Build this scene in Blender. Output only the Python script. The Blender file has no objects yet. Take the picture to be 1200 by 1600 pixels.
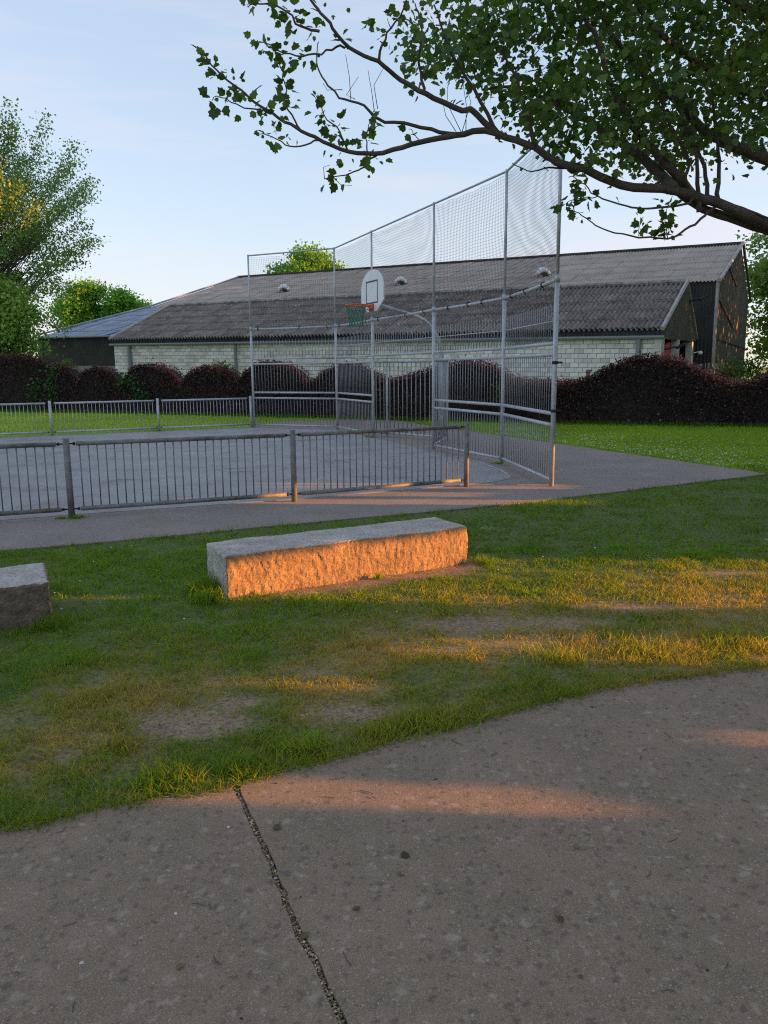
import bpy, math, random
import numpy as np
from mathutils import Vector, Matrix, noise as mnoise

random.seed(7)
rng = np.random.default_rng(11)
sc = bpy.context.scene
col = sc.collection
R = math.radians

# ------------------------------------------------------------------ camera
FPX, HC = 1230.0, 1.65
PITCH = math.atan((800 - 577) / FPX)
ROLL = 0.009
Fv = Vector((0, math.cos(PITCH), -math.sin(PITCH)))
U0 = Vector((0, math.sin(PITCH), math.cos(PITCH)))
Rv = Vector((1, 0, 0)) * math.cos(ROLL) - U0 * math.sin(ROLL)
Uv = U0 * math.cos(ROLL) + Vector((1, 0, 0)) * math.sin(ROLL)
cd = bpy.data.cameras.new('camera')
cd.sensor_fit = 'VERTICAL'
cd.sensor_height = 24.0
cd.lens = 24.0 * FPX / 1600.0
cd.clip_start = 0.05
cd.clip_end = 2000
cam = bpy.data.objects.new('camera', cd)
col.objects.link(cam)
cam.matrix_world = Matrix(((Rv.x, Uv.x, -Fv.x, 0), (Rv.y, Uv.y, -Fv.y, 0), (Rv.z, Uv.z, -Fv.z, HC), (0, 0, 0, 1)))
sc.camera = cam

def at(x, y, Y):
    """point at forward distance Y along the sight line through photo pixel x, y"""
    d = Fv + Rv * ((x - 600) / FPX) + Uv * ((800 - y) / FPX)
    return Vector((0, 0, HC)) + d * (Y / d.y)

def ground_at(x, y, z=0.0):
    d = Fv + Rv * ((x - 600) / FPX) + Uv * ((800 - y) / FPX)
    return Vector((0, 0, HC)) + d * ((z - HC) / d.z)

# ------------------------------------------------------------------ sky, sun, exposure
SUN_AZ, SUN_EL = R(95), R(8)
w = bpy.data.worlds.new('World')
sc.world = w
w.use_nodes = True
nt = w.node_tree
bg = nt.nodes['Background']
sky = nt.nodes.new('ShaderNodeTexSky')
sky.sky_type = 'NISHITA'
sky.sun_disc = False
sky.sun_elevation = SUN_EL
sky.sun_rotation = SUN_AZ
sky.air_density = 1.0
sky.dust_density = 0.4
sky.ozone_density = 2.0
tc = nt.nodes.new('ShaderNodeTexCoord')
mp = nt.nodes.new('ShaderNodeMapping')
mp.inputs['Scale'].default_value = (1.3, 1.3, 9.0)
mp.inputs['Location'].default_value = (0.3, 0.1, 0.4)
nz = nt.nodes.new('ShaderNodeTexNoise')
nz.inputs['Scale'].default_value = 1.6
nz.inputs['Detail'].default_value = 5
nz.inputs['Roughness'].default_value = 0.55
cr = nt.nodes.new('ShaderNodeValToRGB')
cr.color_ramp.elements[0].position = 0.47
cr.color_ramp.elements[0].color = (0, 0, 0, 1)
cr.color_ramp.elements[1].position = 0.75
cr.color_ramp.elements[1].color = (0.75, 0.75, 0.75, 1)
mx = nt.nodes.new('ShaderNodeMix')
mx.data_type = 'RGBA'
mx.inputs['B'].default_value = (1.55, 1.43, 1.42, 1)
L = nt.links.new
L(tc.outputs['Generated'], mp.inputs['Vector'])
L(mp.outputs[0], nz.inputs['Vector'])
L(nz.outputs[0], cr.inputs[0])
L(cr.outputs[0], mx.inputs['Factor'])
gam = nt.nodes.new('ShaderNodeGamma')         # gamma flattens the dome: horizon dimmed, zenith lifted
gam.inputs[1].default_value = 0.42
L(sky.outputs[0], gam.inputs[0])
L(gam.outputs[0], mx.inputs['A'])
wb = nt.nodes.new('ShaderNodeMix')           # white balance of the whole sky
wb.data_type = 'RGBA'
wb.blend_type = 'MULTIPLY'
wb.inputs['Factor'].default_value = 1.0
wb.inputs['B'].default_value = (0.95, 0.955, 1.04, 1)
L(mx.outputs['Result'], wb.inputs['A'])
L(wb.outputs['Result'], bg.inputs[0])
bg.inputs[1].default_value = 0.15

sd = bpy.data.lights.new('sun', 'SUN')
sd.energy = 3.5
sd.angle = R(0.55)
sd.color = (1.0, 0.40, 0.10)
sun = bpy.data.objects.new('sun', sd)
col.objects.link(sun)
TO_SUN = Vector((math.sin(SUN_AZ) * math.cos(SUN_EL), math.cos(SUN_AZ) * math.cos(SUN_EL), math.sin(SUN_EL)))
sun.rotation_euler = TO_SUN.to_track_quat('Z', 'Y').to_euler()

sc.view_settings.view_transform = 'Standard'
sc.view_settings.look = 'None'
sc.view_settings.gamma = 1.0
sc.view_settings.use_curve_mapping = False
sc.view_settings.exposure = 2.02
sc.render.engine = 'CYCLES'
sc.cycles.use_denoising = False
sc.cycles.filter_width = 1.15
sc.cycles.sample_clamp_indirect = 3.0
sc.cycles.max_bounces = 8
sc.cycles.transparent_max_bounces = 8

# ------------------------------------------------------------------ helpers
def tag(o, label=None, cat=None, group=None, kind=None):
    if label: o['label'] = label
    if cat: o['category'] = cat
    if group: o['group'] = group
    if kind: o['kind'] = kind
    return o

def empty(name, loc=(0, 0, 0), parent=None):
    o = bpy.data.objects.new(name, None)
    o.location = loc
    o.empty_display_size = 0.1
    col.objects.link(o)
    if parent:
        o.parent = parent
        o.matrix_parent_inverse = world(parent).inverted()
    return o

def world(o):
    m = Matrix.LocRotScale(o.location, o.rotation_euler, o.scale)
    if o.parent:
        return world(o.parent) @ o.matrix_parent_inverse @ m
    return m

def link(name, me, parent=None, matrix=None):
    o = bpy.data.objects.new(name, me)
    col.objects.link(o)
    if matrix is not None:
        o.matrix_world = matrix
        loc, rot, scl = matrix.decompose()
        o.location, o.rotation_euler, o.scale = loc, rot.to_euler(), scl
    if parent:
        o.parent = parent
        o.matrix_parent_inverse = world(parent).inverted()
    return o

class MB:
    """collects shapes and links them as one mesh"""
    def __init__(s):
        s.v, s.f, s.m, s.cur = [], [], [], 0
    def add(s, vs, fs):
        b = len(s.v)
        s.v.extend([tuple(p) for p in vs])
        for f in fs:
            s.f.append([b + i for i in f])
            s.m.append(s.cur)
        return s
    def box(s, c, size, M=None):
        x, y, z = size[0] / 2, size[1] / 2, size[2] / 2
        vs = [Vector((a * x, b * y, d * z)) for a in (-1, 1) for b in (-1, 1) for d in (-1, 1)]
        if M is not None: vs = [M @ p for p in vs]
        c = Vector(c)
        return s.add([p + c for p in vs], [(0, 1, 3, 2), (4, 6, 7, 5), (0, 4, 5, 1), (2, 3, 7, 6), (0, 2, 6, 4), (1, 5, 7, 3)])
    def hexa(s, p):      # 8 points: bottom 4 (ccw), top 4
        return s.add(p, [(3, 2, 1, 0), (4, 5, 6, 7), (0, 1, 5, 4), (1, 2, 6, 5), (2, 3, 7, 6), (3, 0, 4, 7)])
    def tube(s, pts, r, n=8, caps=True):
        pts = [Vector(p) for p in pts]
        rs = r if isinstance(r, (list, tuple)) else [r] * len(pts)
        vs, fs = [], []
        up = None
        for i, p in enumerate(pts):
            a = pts[max(i - 1, 0)]; b = pts[min(i + 1, len(pts) - 1)]
            d = (b - a)
            if d.length < 1e-9: d = Vector((0, 0, 1))
            d.normalize()
            if up is None:
                up = Vector((0, 0, 1)) if abs(d.z) < 0.9 else Vector((1, 0, 0))
            x = d.cross(up)
            if x.length < 1e-4:
                x = d.cross(Vector((0.3, 1, 0.2)))
            x.normalize()
            y = x.cross(d); up = y
            for k in range(n):
                t = 2 * math.pi * k / n
                vs.append(p + (x * math.cos(t) + y * math.sin(t)) * rs[i])
        for i in range(len(pts) - 1):
            for k in range(n):
                a = i * n + k; b = i * n + (k + 1) % n
                fs.append((a, b, b + n, a + n))
        if caps:
            fs.append(tuple(range(n - 1, -1, -1)))
            e = (len(pts) - 1) * n
            fs.append(tuple(range(e, e + n)))
        return s.add(vs, fs)
    def ball(s, c, r, seg=8, rings=6, sz=1.0):
        vs, fs = [], []
        c = Vector(c)
        for i in range(1, rings):
            ph = math.pi * i / rings
            for k in range(seg):
                t = 2 * math.pi * k / seg
                vs.append(c + Vector((math.sin(ph) * math.cos(t) * r, math.sin(ph) * math.sin(t) * r, math.cos(ph) * r * sz)))
        T = len(vs); vs += [c + Vector((0, 0, r * sz)), c - Vector((0, 0, r * sz))]
        for i in range(rings - 2):
            for k in range(seg):
                a = i * seg + k; b = i * seg + (k + 1) % seg
                fs.append((a, a + seg, b + seg, b))
        for k in range(seg):
            fs.append((T, k, (k + 1) % seg))
            e = (rings - 2) * seg
            fs.append((T + 1, e + (k + 1) % seg, e + k))
        return s.add(vs, fs)
    def prism(s, pts, off):     # flat polygon pts extruded by vector off
        pts = [Vector(p) for p in pts]; off = Vector(off); n = len(pts)
        fs = [tuple(range(n)), tuple(range(2 * n - 1, n - 1, -1))]
        fs += [(i, n + i, n + (i + 1) % n, (i + 1) % n) for i in range(n)]
        return s.add(pts + [p + off for p in pts], fs)
    def mesh(s, name, mats, smooth=False):
        me = bpy.data.meshes.new(name)
        me.from_pydata(s.v, [], s.f)
        mats = mats if isinstance(mats, (list, tuple)) else [mats]
        for m in mats: me.materials.append(m)
        if len(mats) > 1: me.polygons.foreach_set('material_index', s.m)
        if smooth: me.polygons.foreach_set('use_smooth', [True] * len(me.polygons))
        me.update()
        return me
    def build(s, name, mats, parent=None, smooth=False, origin=None):
        if origin is not None:
            o0 = Vector(origin)
            s.v = [tuple(Vector(p) - o0) for p in s.v]
            return link(name, s.mesh(name, mats, smooth), parent, Matrix.Translation(o0))
        return link(name, s.mesh(name, mats, smooth), parent)

def tri_mesh(name, V, T, mat, colors=None, smooth=False):
    me = bpy.data.meshes.new(name)
    V = np.ascontiguousarray(V, dtype=np.float32); T = np.ascontiguousarray(T, dtype=np.int32)
    k = T.shape[1]
    me.vertices.add(len(V)); me.vertices.foreach_set('co', V.ravel())
    me.loops.add(T.size); me.loops.foreach_set('vertex_index', T.ravel())
    me.polygons.add(len(T)); me.polygons.foreach_set('loop_start', np.arange(0, T.size, k, dtype=np.int32))
    me.polygons.foreach_set('loop_total', np.full(len(T), k, dtype=np.int32))
    if smooth: me.polygons.foreach_set('use_smooth', np.ones(len(T), dtype=bool))
    me.materials.append(mat)
    if colors is not None:
        a = me.attributes.new('Col', 'FLOAT_COLOR', 'POINT')
        a.data.foreach_set('color', np.ascontiguousarray(np.concatenate([colors, np.ones((len(colors), 1))], 1), dtype=np.float32).ravel())
    me.update(calc_edges=True)
    return me

def vnoise(x, y, scale, seed=0):
    """smooth 2-D value noise, 0..1"""
    x = np.asarray(x) * scale + 1000.3; y = np.asarray(y) * scale + 1000.7
    xi = np.floor(x).astype(np.int64); yi = np.floor(y).astype(np.int64)
    fx = x - xi; fy = y - yi
    fx = fx * fx * (3 - 2 * fx); fy = fy * fy * (3 - 2 * fy)
    def hsh(a, b):
        h = (a * 374761393 + b * 668265263 + seed * 1442695041) & 0xFFFFFFFF
        h = ((h ^ (h >> 13)) * 1274126177) & 0xFFFFFFFF
        return ((h ^ (h >> 16)) & 0xFFFF) / 65535.0
    return (hsh(xi, yi) * (1 - fx) + hsh(xi + 1, yi) * fx) * (1 - fy) + (hsh(xi, yi + 1) * (1 - fx) + hsh(xi + 1, yi + 1) * fx) * fy

def fnoise(x, y, scale, seed=0):
    return 0.55 * vnoise(x, y, scale, seed) + 0.3 * vnoise(x, y, scale * 2.1, seed + 1) + 0.15 * vnoise(x, y, scale * 4.3, seed + 2)

def scatter(tv, tf, P, M, S, colors=None, jitter=None):
    """copies template verts tv / tris tf at points P with 3x3 frames M and sizes S"""
    tv = np.asarray(tv, float); tf = np.asarray(tf, int)
    n, k = len(P), len(tv)
    V = np.einsum('nij,kj->nki', M, tv) * np.asarray(S)[:, None, None] + P[:, None, :]
    T = (tf[None] + (np.arange(n) * k)[:, None, None]).reshape(-1, 3)
    C = None if colors is None else np.repeat(colors, k, axis=0)
    return V.reshape(-1, 3), T, C

def rand_frames(n, up_bias=0.0, rg=rng):
    a = rg.normal(size=(n, 3)); a[:, 2] += up_bias
    a /= np.linalg.norm(a, axis=1, keepdims=True)
    b = rg.normal(size=(n, 3))
    x = np.cross(a, b); x /= np.linalg.norm(x, axis=1, keepdims=True)
    y = np.cross(a, x)
    return np.stack([x, y, a], axis=2)     # columns x, y, normal

# ------------------------------------------------------------------ materials
def mat(name, c1, c2=None, scale=6.0, rough=0.8, metal=0.0, bump=0.0, bscale=None, c3=None, c3scale=2.0, c3range=(0.55, 0.7),
        rand=0.0, pos=False, spec=0.5, detail=6, isl=False):
    m = bpy.data.materials.new(name); m.use_nodes = True
    t = m.node_tree; N = t.nodes; K = t.links.new
    b = N['Principled BSDF']
    b.inputs['Roughness'].default_value = rough
    b.inputs['Metallic'].default_value = metal
    b.inputs['Specular IOR Level'].default_value = spec
    if pos:
        g = N.new('ShaderNodeNewGeometry'); vec = g.outputs['Position']
    else:
        g = N.new('ShaderNodeTexCoord'); vec = g.outputs['Object']
    c2 = c2 or c1
    n1 = N.new('ShaderNodeTexNoise'); n1.inputs['Scale'].default_value = scale; n1.inputs['Detail'].default_value = detail
    n1.inputs['Roughness'].default_value = 0.62
    K(vec, n1.inputs['Vector'])
    r1 = N.new('ShaderNodeValToRGB')
    r1.color_ramp.elements[0].position = 0.32; r1.color_ramp.elements[0].color = (*c1, 1)
    r1.color_ramp.elements[1].position = 0.68; r1.color_ramp.elements[1].color = (*c2, 1)
    K(n1.outputs[0], r1.inputs[0])
    out = r1.outputs[0]
    if c3:
        n3 = N.new('ShaderNodeTexNoise'); n3.inputs['Scale'].default_value = c3scale; n3.inputs['Detail'].default_value = 8
        n3.inputs['Roughness'].default_value = 0.7
        K(vec, n3.inputs['Vector'])
        r3 = N.new('ShaderNodeMapRange'); r3.inputs[1].default_value = c3range[0]; r3.inputs[2].default_value = c3range[1]
        K(n3.outputs[0], r3.inputs[0])
        mm = N.new('ShaderNodeMix'); mm.data_type = 'RGBA'; mm.inputs['B'].default_value = (*c3, 1)
        K(r3.outputs[0], mm.inputs['Factor']); K(out, mm.inputs['A'])
        out = mm.outputs['Result']
    if rand:
        oi = N.new('ShaderNodeObjectInfo')
        rr = N.new('ShaderNodeMapRange'); rr.inputs[3].default_value = 1 - rand; rr.inputs[4].default_value = 1 + rand
        if isl:
            gi = N.new('ShaderNodeNewGeometry'); ad = N.new('ShaderNodeMath'); ad.operation = 'ADD'
            K(oi.outputs['Random'], ad.inputs[0]); K(gi.outputs['Random Per Island'], ad.inputs[1])
            fr = N.new('ShaderNodeMath'); fr.operation = 'FRACT'; K(ad.outputs[0], fr.inputs[0]); K(fr.outputs[0], rr.inputs[0])
        else:
            K(oi.outputs['Random'], rr.inputs[0])
        vm = N.new('ShaderNodeVectorMath'); vm.operation = 'SCALE'
        K(out, vm.inputs[0]); K(rr.outputs[0], vm.inputs['Scale'])
        out = vm.outputs[0]
    K(out, b.inputs['Base Color'])
    if bump:
        n2 = N.new('ShaderNodeTexNoise'); n2.inputs['Scale'].default_value = bscale or scale * 4; n2.inputs['Detail'].default_value = 6
        K(vec, n2.inputs['Vector'])
        bp = N.new('ShaderNodeBump'); bp.inputs['Strength'].default_value = bump; bp.inputs['Distance'].default_value = 0.02
        K(n2.outputs[0], bp.inputs['Height']); K(bp.outputs[0], b.inputs['Normal'])
    return m

def leaf_mat(name, trans=0.35, rough=0.55, tint=(1.0, 1.25, 0.5), spec=0.3):
    m = bpy.data.materials.new(name); m.use_nodes = True
    t = m.node_tree; N = t.nodes; K = t.links.new
    b = N['Principled BSDF']; b.inputs['Roughness'].default_value = rough; b.inputs['Specular IOR Level'].default_value = spec
    a = N.new('ShaderNodeAttribute'); a.attribute_name = 'Col'
    K(a.outputs['Color'], b.inputs['Base Color'])
    tr = N.new('ShaderNodeBsdfTranslucent')
    vm = N.new('ShaderNodeVectorMath'); vm.operation = 'MULTIPLY'; vm.inputs[1].default_value = tint
    K(a.outputs['Color'], vm.inputs[0]); K(vm.outputs[0], tr.inputs['Color'])
    ms = N.new('ShaderNodeMixShader'); ms.inputs[0].default_value = trans
    K(b.outputs[0], ms.inputs[1]); K(tr.outputs[0], ms.inputs[2])
    K(ms.outputs[0], N['Material Output'].inputs[0])
    return m

M = {}
M['steel'] = mat('galvanised_steel', (0.36, 0.385, 0.41), (0.5, 0.525, 0.55), 9, 0.5, 0.25, 0.15, 60, c3=(0.16, 0.15, 0.13), c3scale=5, c3range=(0.58, 0.75))
M['steel_old'] = mat('weathered_steel', (0.15, 0.155, 0.15), (0.25, 0.25, 0.245), 9, 0.62, 0.25, 0.25, 60, c3=(0.085, 0.09, 0.06), c3scale=4, c3range=(0.5, 0.68))
M['bar_steel'] = mat('dull_galvanised_bar', (0.22, 0.235, 0.25), (0.32, 0.335, 0.35), 9, 0.55, 0.25, 0.1, 60)
M['black'] = mat('black_rubber', (0.015, 0.015, 0.016), None, 20, 0.7)
M['cord'] = mat('dark_cord', (0.03, 0.03, 0.03), (0.055, 0.055, 0.055), 20, 0.9)
M['asphalt'] = mat('apron_asphalt', (0.205, 0.172, 0.15), (0.265, 0.225, 0.197), 1.4, 0.85, 0, 0.5, 130, c3=(0.28, 0.26, 0.24), c3scale=60, c3range=(0.62, 0.74))
M['court'] = mat('court_asphalt', (0.228, 0.22, 0.221), (0.295, 0.284, 0.284), 1.1, 0.6, 0, 0.25, 120, c3=(0.16, 0.142, 0.13), c3scale=1.3, c3range=(0.5, 0.72))
M['line'] = mat('worn_line_paint', (0.46, 0.45, 0.43), (0.22, 0.2, 0.19), 9, 0.8)
M['cladding'] = mat('dark_olive_cladding', (0.075, 0.07, 0.052), (0.13, 0.12, 0.088), 1.2, 0.8, 0, 0.1, 10, c3=(0.17, 0.145, 0.10), c3scale=0.9, c3range=(0.6, 0.75), pos=True)
M['dark_clad'] = mat('black_cladding', (0.018, 0.018, 0.018), (0.045, 0.043, 0.038), 1.0, 0.75, 0, 0.1, 10, pos=True)
M['fascia'] = mat('dark_fascia_sheet', (0.018, 0.02, 0.026), (0.045, 0.047, 0.055), 2, 0.7, 0, 0, rand=0.35, pos=True)
M['annex_roof'] = mat('weathered_dark_roof_sheet', (0.13, 0.11, 0.096), (0.27, 0.233, 0.205), 1.6, 0.8, 0, 0.2, 12, c3=(0.36, 0.34, 0.30), c3scale=2.6, c3range=(0.585, 0.635), rand=0.16, pos=True)
M['main_roof'] = mat('grey_roof_sheet', (0.34, 0.295, 0.25), (0.44, 0.385, 0.33), 0.5, 0.75, 0, 0.1, 12, c3=(0.27, 0.22, 0.18), c3scale=0.8, c3range=(0.55, 0.75), rand=0.07, pos=True)
M['wing_roof'] = mat('sky_tinted_roof_sheet', (0.2, 0.245, 0.31), (0.26, 0.305, 0.375), 0.7, 0.5, 0, 0.05, 12, rand=0.06, pos=True)  # blue of the sky's reflection is put into the base colour
M['cap'] = mat('pale_lichen_capping', (0.12, 0.11, 0.105), (0.4, 0.39, 0.36), 3.0, 0.9, 0, 0.2, 14, pos=True)
M['block'] = mat('grey_concrete_block', (0.62, 0.59, 0.55), (0.76, 0.73, 0.68), 1.5, 0.9, 0, 0.3, 30, rand=0.2, pos=True, isl=True)
M['mortar'] = mat('mortar', (0.2, 0.19, 0.175), (0.27, 0.255, 0.235), 5, 0.95, pos=True)
M['gutter'] = mat('grey_plastic_gutter', (0.17, 0.19, 0.2), (0.21, 0.23, 0.24), 4, 0.5)
M['cream'] = mat('cream_render', (0.42, 0.38, 0.29), (0.52, 0.48, 0.38), 1.5, 0.9, pos=True)
M['concrete'] = mat('pale_concrete', (0.45, 0.43, 0.39), (0.58, 0.56, 0.52), 4, 0.9)
M['red'] = mat('red_painted_board', (0.5, 0.07, 0.06), (0.6, 0.1, 0.09), 3, 0.6)
M['brick'] = mat('brown_brickwork', (0.16, 0.1, 0.075), (0.22, 0.15, 0.12), 5, 0.9)
M['trim'] = mat('weathered_verge_trim', (0.3, 0.28, 0.25), (0.42, 0.4, 0.37), 3, 0.85, pos=True)
M['white'] = mat('white_paint', (0.7, 0.71, 0.72), (0.78, 0.79, 0.8), 5, 0.45)
M['blue_line'] = mat('dark_blue_line', (0.03, 0.06, 0.13), None, 5, 0.6)
M['orange'] = mat('orange_rim_paint', (0.62, 0.09, 0.03), (0.7, 0.13, 0.05), 8, 0.5)
M['green_net'] = mat('green_net_cord', (0.01, 0.16, 0.09), (0.02, 0.24, 0.14), 20, 0.8)
M['bark'] = mat('grey_brown_bark', (0.05, 0.042, 0.034), (0.095, 0.08, 0.064), 10, 0.9, 0, 0.6, 40)
M['leaf'] = leaf_mat('leaf')
M['leaf_dark'] = leaf_mat('leaf_dark', 0.42, 0.5)
M['hedge_leaf'] = leaf_mat('hedge_leaf', 0.12, 0.55, (1.2, 0.8, 0.6))
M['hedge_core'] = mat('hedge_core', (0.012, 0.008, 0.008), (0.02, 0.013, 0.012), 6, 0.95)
M['grass'] = leaf_mat('grass', 0.42, 0.7, (1.1, 1.15, 0.5), 0.08)
M['pebble'] = leaf_mat('pebble', 0.0, 0.85)

def attr_rough(name, rough=0.9, noise_amt=0.25, scale=40, bump=0.4):
    m = bpy.data.materials.new(name); m.use_nodes = True
    t = m.node_tree; N = t.nodes; K = t.links.new
    b = N['Principled BSDF']; b.inputs['Roughness'].default_value = rough
    a = N.new('ShaderNodeAttribute'); a.attribute_name = 'Col'
    g = N.new('ShaderNodeNewGeometry')
    n = N.new('ShaderNodeTexNoise'); n.inputs['Scale'].default_value = scale; n.inputs['Detail'].default_value = 8
    n.inputs['Roughness'].default_value = 0.7
    K(g.outputs['Position'], n.inputs['Vector'])
    r = N.new('ShaderNodeMapRange'); r.inputs[1].default_value = 0.3; r.inputs[2].default_value = 0.7
    r.inputs[3].default_value = 1 - noise_amt; r.inputs[4].default_value = 1 + noise_amt
    K(n.outputs[0], r.inputs[0])
    v = N.new('ShaderNodeVectorMath'); v.operation = 'SCALE'
    K(a.outputs['Color'], v.inputs[0]); K(r.outputs[0], v.inputs['Scale']); K(v.outputs[0], b.inputs['Base Color'])
    bp = N.new('ShaderNodeBump'); bp.inputs['Strength'].default_value = bump; bp.inputs['Distance'].default_value = 0.01
    K(n.outputs[0], bp.inputs['Height']); K(bp.outputs[0], b.inputs['Normal'])
    return m
M['soil'] = attr_rough('lawn_soil', 0.95, 0.6, 38, 1.0)
M['ground'] = mat('far_lawn', (0.12, 0.21, 0.025), (0.17, 0.26, 0.035), 0.35, 0.95, 0, 0.4, 30, c3=(0.12, 0.15, 0.045), c3scale=1.5, c3range=(0.5, 0.75), pos=True)

def path_material():
    m = bpy.data.materials.new('worn_path_concrete'); m.use_nodes = True
    t = m.node_tree; N = t.nodes; K = t.links.new
    b = N['Principled BSDF']; b.inputs['Roughness'].default_value = 0.8; b.inputs['Specular IOR Level'].default_value = 0.35
    g = N.new('ShaderNodeNewGeometry'); P = g.outputs['Position']
    def noise(s, d=8, r=0.6):
        n = N.new('ShaderNodeTexNoise'); n.inputs['Scale'].default_value = s; n.inputs['Detail'].default_value = d; n.inputs['Roughness'].default_value = r
        K(P, n.inputs['Vector']); return n.outputs[0]
    def rng_(x, a, c, lo=0.0, hi=1.0):
        r = N.new('ShaderNodeMapRange'); r.inputs[1].default_value = a; r.inputs[2].default_value = c
        r.inputs[3].default_value = lo; r.inputs[4].default_value = hi; K(x, r.inputs[0]); return r.outputs[0]
    def mix(f, a, c):
        x = N.new('ShaderNodeMix'); x.data_type = 'RGBA'; K(f, x.inputs['Factor'])
        if isinstance(a, tuple): x.inputs['A'].default_value = (*a, 1)
        else: K(a, x.inputs['A'])
        if isinstance(c, tuple): x.inputs['B'].default_value = (*c, 1)
        else: K(c, x.inputs['B'])
        return x.outputs['Result']
    def mul(a, c):
        x = N.new('ShaderNodeMath'); x.operation = 'MULTIPLY'; K(a, x.inputs[0])
        if isinstance(c, float): x.inputs[1].default_value = c
        else: K(c, x.inputs[1])
        return x.outputs[0]
    def spots(scale, thr, soft, sel_lo, seed):
        # irregular blots: a warped voronoi distance gated by each cell's own random value
        mp = N.new('ShaderNodeMapping'); mp.inputs['Location'].default_value = (seed, seed * 1.7, 0)
        nz = N.new('ShaderNodeTexNoise'); nz.inputs['Scale'].default_value = scale * 2.2; nz.inputs['Detail'].default_value = 3
        K(P, nz.inputs['Vector'])
        mm = N.new('ShaderNodeVectorMath'); mm.operation = 'SCALE'; mm.inputs['Scale'].default_value = 1.0 / scale
        K(nz.outputs['Color'], mm.inputs[0])
        ad = N.new('ShaderNodeVectorMath'); ad.operation = 'ADD'; K(P, ad.inputs[0]); K(mm.outputs[0], ad.inputs[1])
        K(ad.outputs[0], mp.inputs['Vector'])
        v = N.new('ShaderNodeTexVoronoi'); v.inputs['Scale'].default_value = scale; v.voronoi_dimensions = '2D'
        K(mp.outputs[0], v.inputs['Vector'])
        f = rng_(v.outputs['Distance'], thr, thr - soft)
        sp = N.new('ShaderNodeSeparateColor'); K(v.outputs['Color'], sp.inputs[0])
        gate = rng_(sp.outputs[0], sel_lo, sel_lo + 0.05)
        return mul(f, gate)
    c = mix(rng_(noise(0.9, 5), 0.35, 0.65), (0.20, 0.14, 0.094), (0.25, 0.178, 0.122))
    c = mix(rng_(noise(2.6, 6), 0.42, 0.66, 0, 0.75), c, (0.155, 0.128, 0.078))
    c = mix(rng_(noise(9.0, 6, 0.7), 0.45, 0.7, 0, 0.6), c, (0.285, 0.205, 0.148))
    c = mix(rng_(noise(260, 2), 0.5, 0.66, 0, 0.8), c, (0.36, 0.28, 0.21))
    c = mix(rng_(noise(310, 2), 0.56, 0.66, 0, 0.8), c, (0.085, 0.069, 0.056))
    c = mix(mul(spots(20, 0.34, 0.26, 0.72, 3.1), 0.62), c, (0.085, 0.069, 0.056))
    c = mix(mul(spots(33, 0.34, 0.26, 0.74, 9.4), 0.55), c, (0.09, 0.074, 0.06))
    c = mix(mul(spots(13, 0.28, 0.22, 0.82, 17.7), 0.5), c, (0.4, 0.33, 0.27))
    c = mix(mul(spots(25, 0.28, 0.22, 0.84, 27.3), 0.45), c, (0.42, 0.35, 0.28))
    c = mix(mul(spots(75, 0.2, 0.08, 0.9, 5.9), 0.8), c, (0.45, 0.4, 0.35))
    K(c, b.inputs['Base Color'])
    n1 = noise(90, 8, 0.75)
    bp = N.new('ShaderNodeBump'); bp.inputs['Strength'].default_value = 0.55; bp.inputs['Distance'].default_value = 0.008
    K(n1, bp.inputs['Height']); K(bp.outputs[0], b.inputs['Normal'])
    return m
M['path'] = path_material()

def granite(name, c0, c1, c2):
    m = bpy.data.materials.new(name); m.use_nodes = True
    t = m.node_tree; N = t.nodes; K = t.links.new
    b = N['Principled BSDF']; b.inputs['Roughness'].default_value = 0.85
    tc = N.new('ShaderNodeTexCoord')
    def noise(s, d=4):
        n = N.new('ShaderNodeTexNoise'); n.inputs['Scale'].default_value = s; n.inputs['Detail'].default_value = d; n.inputs['Roughness'].default_value = 0.65
        K(tc.outputs['Object'], n.inputs['Vector']); return n.outputs[0]
    r = N.new('ShaderNodeValToRGB'); e = r.color_ramp.elements
    e[0].position = 0.33; e[0].color = (*c0, 1)
    e[1].position = 0.66; e[1].color = (*c2, 1)
    e2 = e.new(0.47); e2.color = (*c1, 1)
    K(noise(75), r.inputs[0])
    mx = N.new('ShaderNodeMix'); mx.data_type = 'RGBA'; mx.blend_type = 'MULTIPLY'; mx.inputs['Factor'].default_value = 0.7
    r2 = N.new('ShaderNodeValToRGB'); r2.color_ramp.elements[0].color = (0.5, 0.46, 0.42, 1); r2.color_ramp.elements[1].color = (0.95, 0.92, 0.88, 1)
    r2.color_ramp.elements[0].position = 0.35; r2.color_ramp.elements[1].position = 0.65
    K(noise(5, 7), r2.inputs[0]); K(r.outputs[0], mx.inputs['A']); K(r2.outputs[0], mx.inputs['B'])
    K(mx.outputs['Result'], b.inputs['Base Color'])
    bp = N.new('ShaderNodeBump'); bp.inputs['Strength'].default_value = 0.6; bp.inputs['Distance'].default_value = 0.012
    K(noise(60, 8), bp.inputs['Height']); K(bp.outputs[0], b.inputs['Normal'])
    return m
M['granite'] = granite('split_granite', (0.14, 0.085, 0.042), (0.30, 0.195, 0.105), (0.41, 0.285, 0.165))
M['granite_grey'] = granite('grey_granite', (0.22, 0.2, 0.185), (0.46, 0.435, 0.41), (0.66, 0.63, 0.6))
M['stained_granite'] = mat('stained_granite', (0.085, 0.066, 0.048), (0.17, 0.135, 0.1), 14, 0.9, 0, 0.5, 60, c3=(0.2, 0.16, 0.115), c3scale=22, c3range=(0.55, 0.72))

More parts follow.
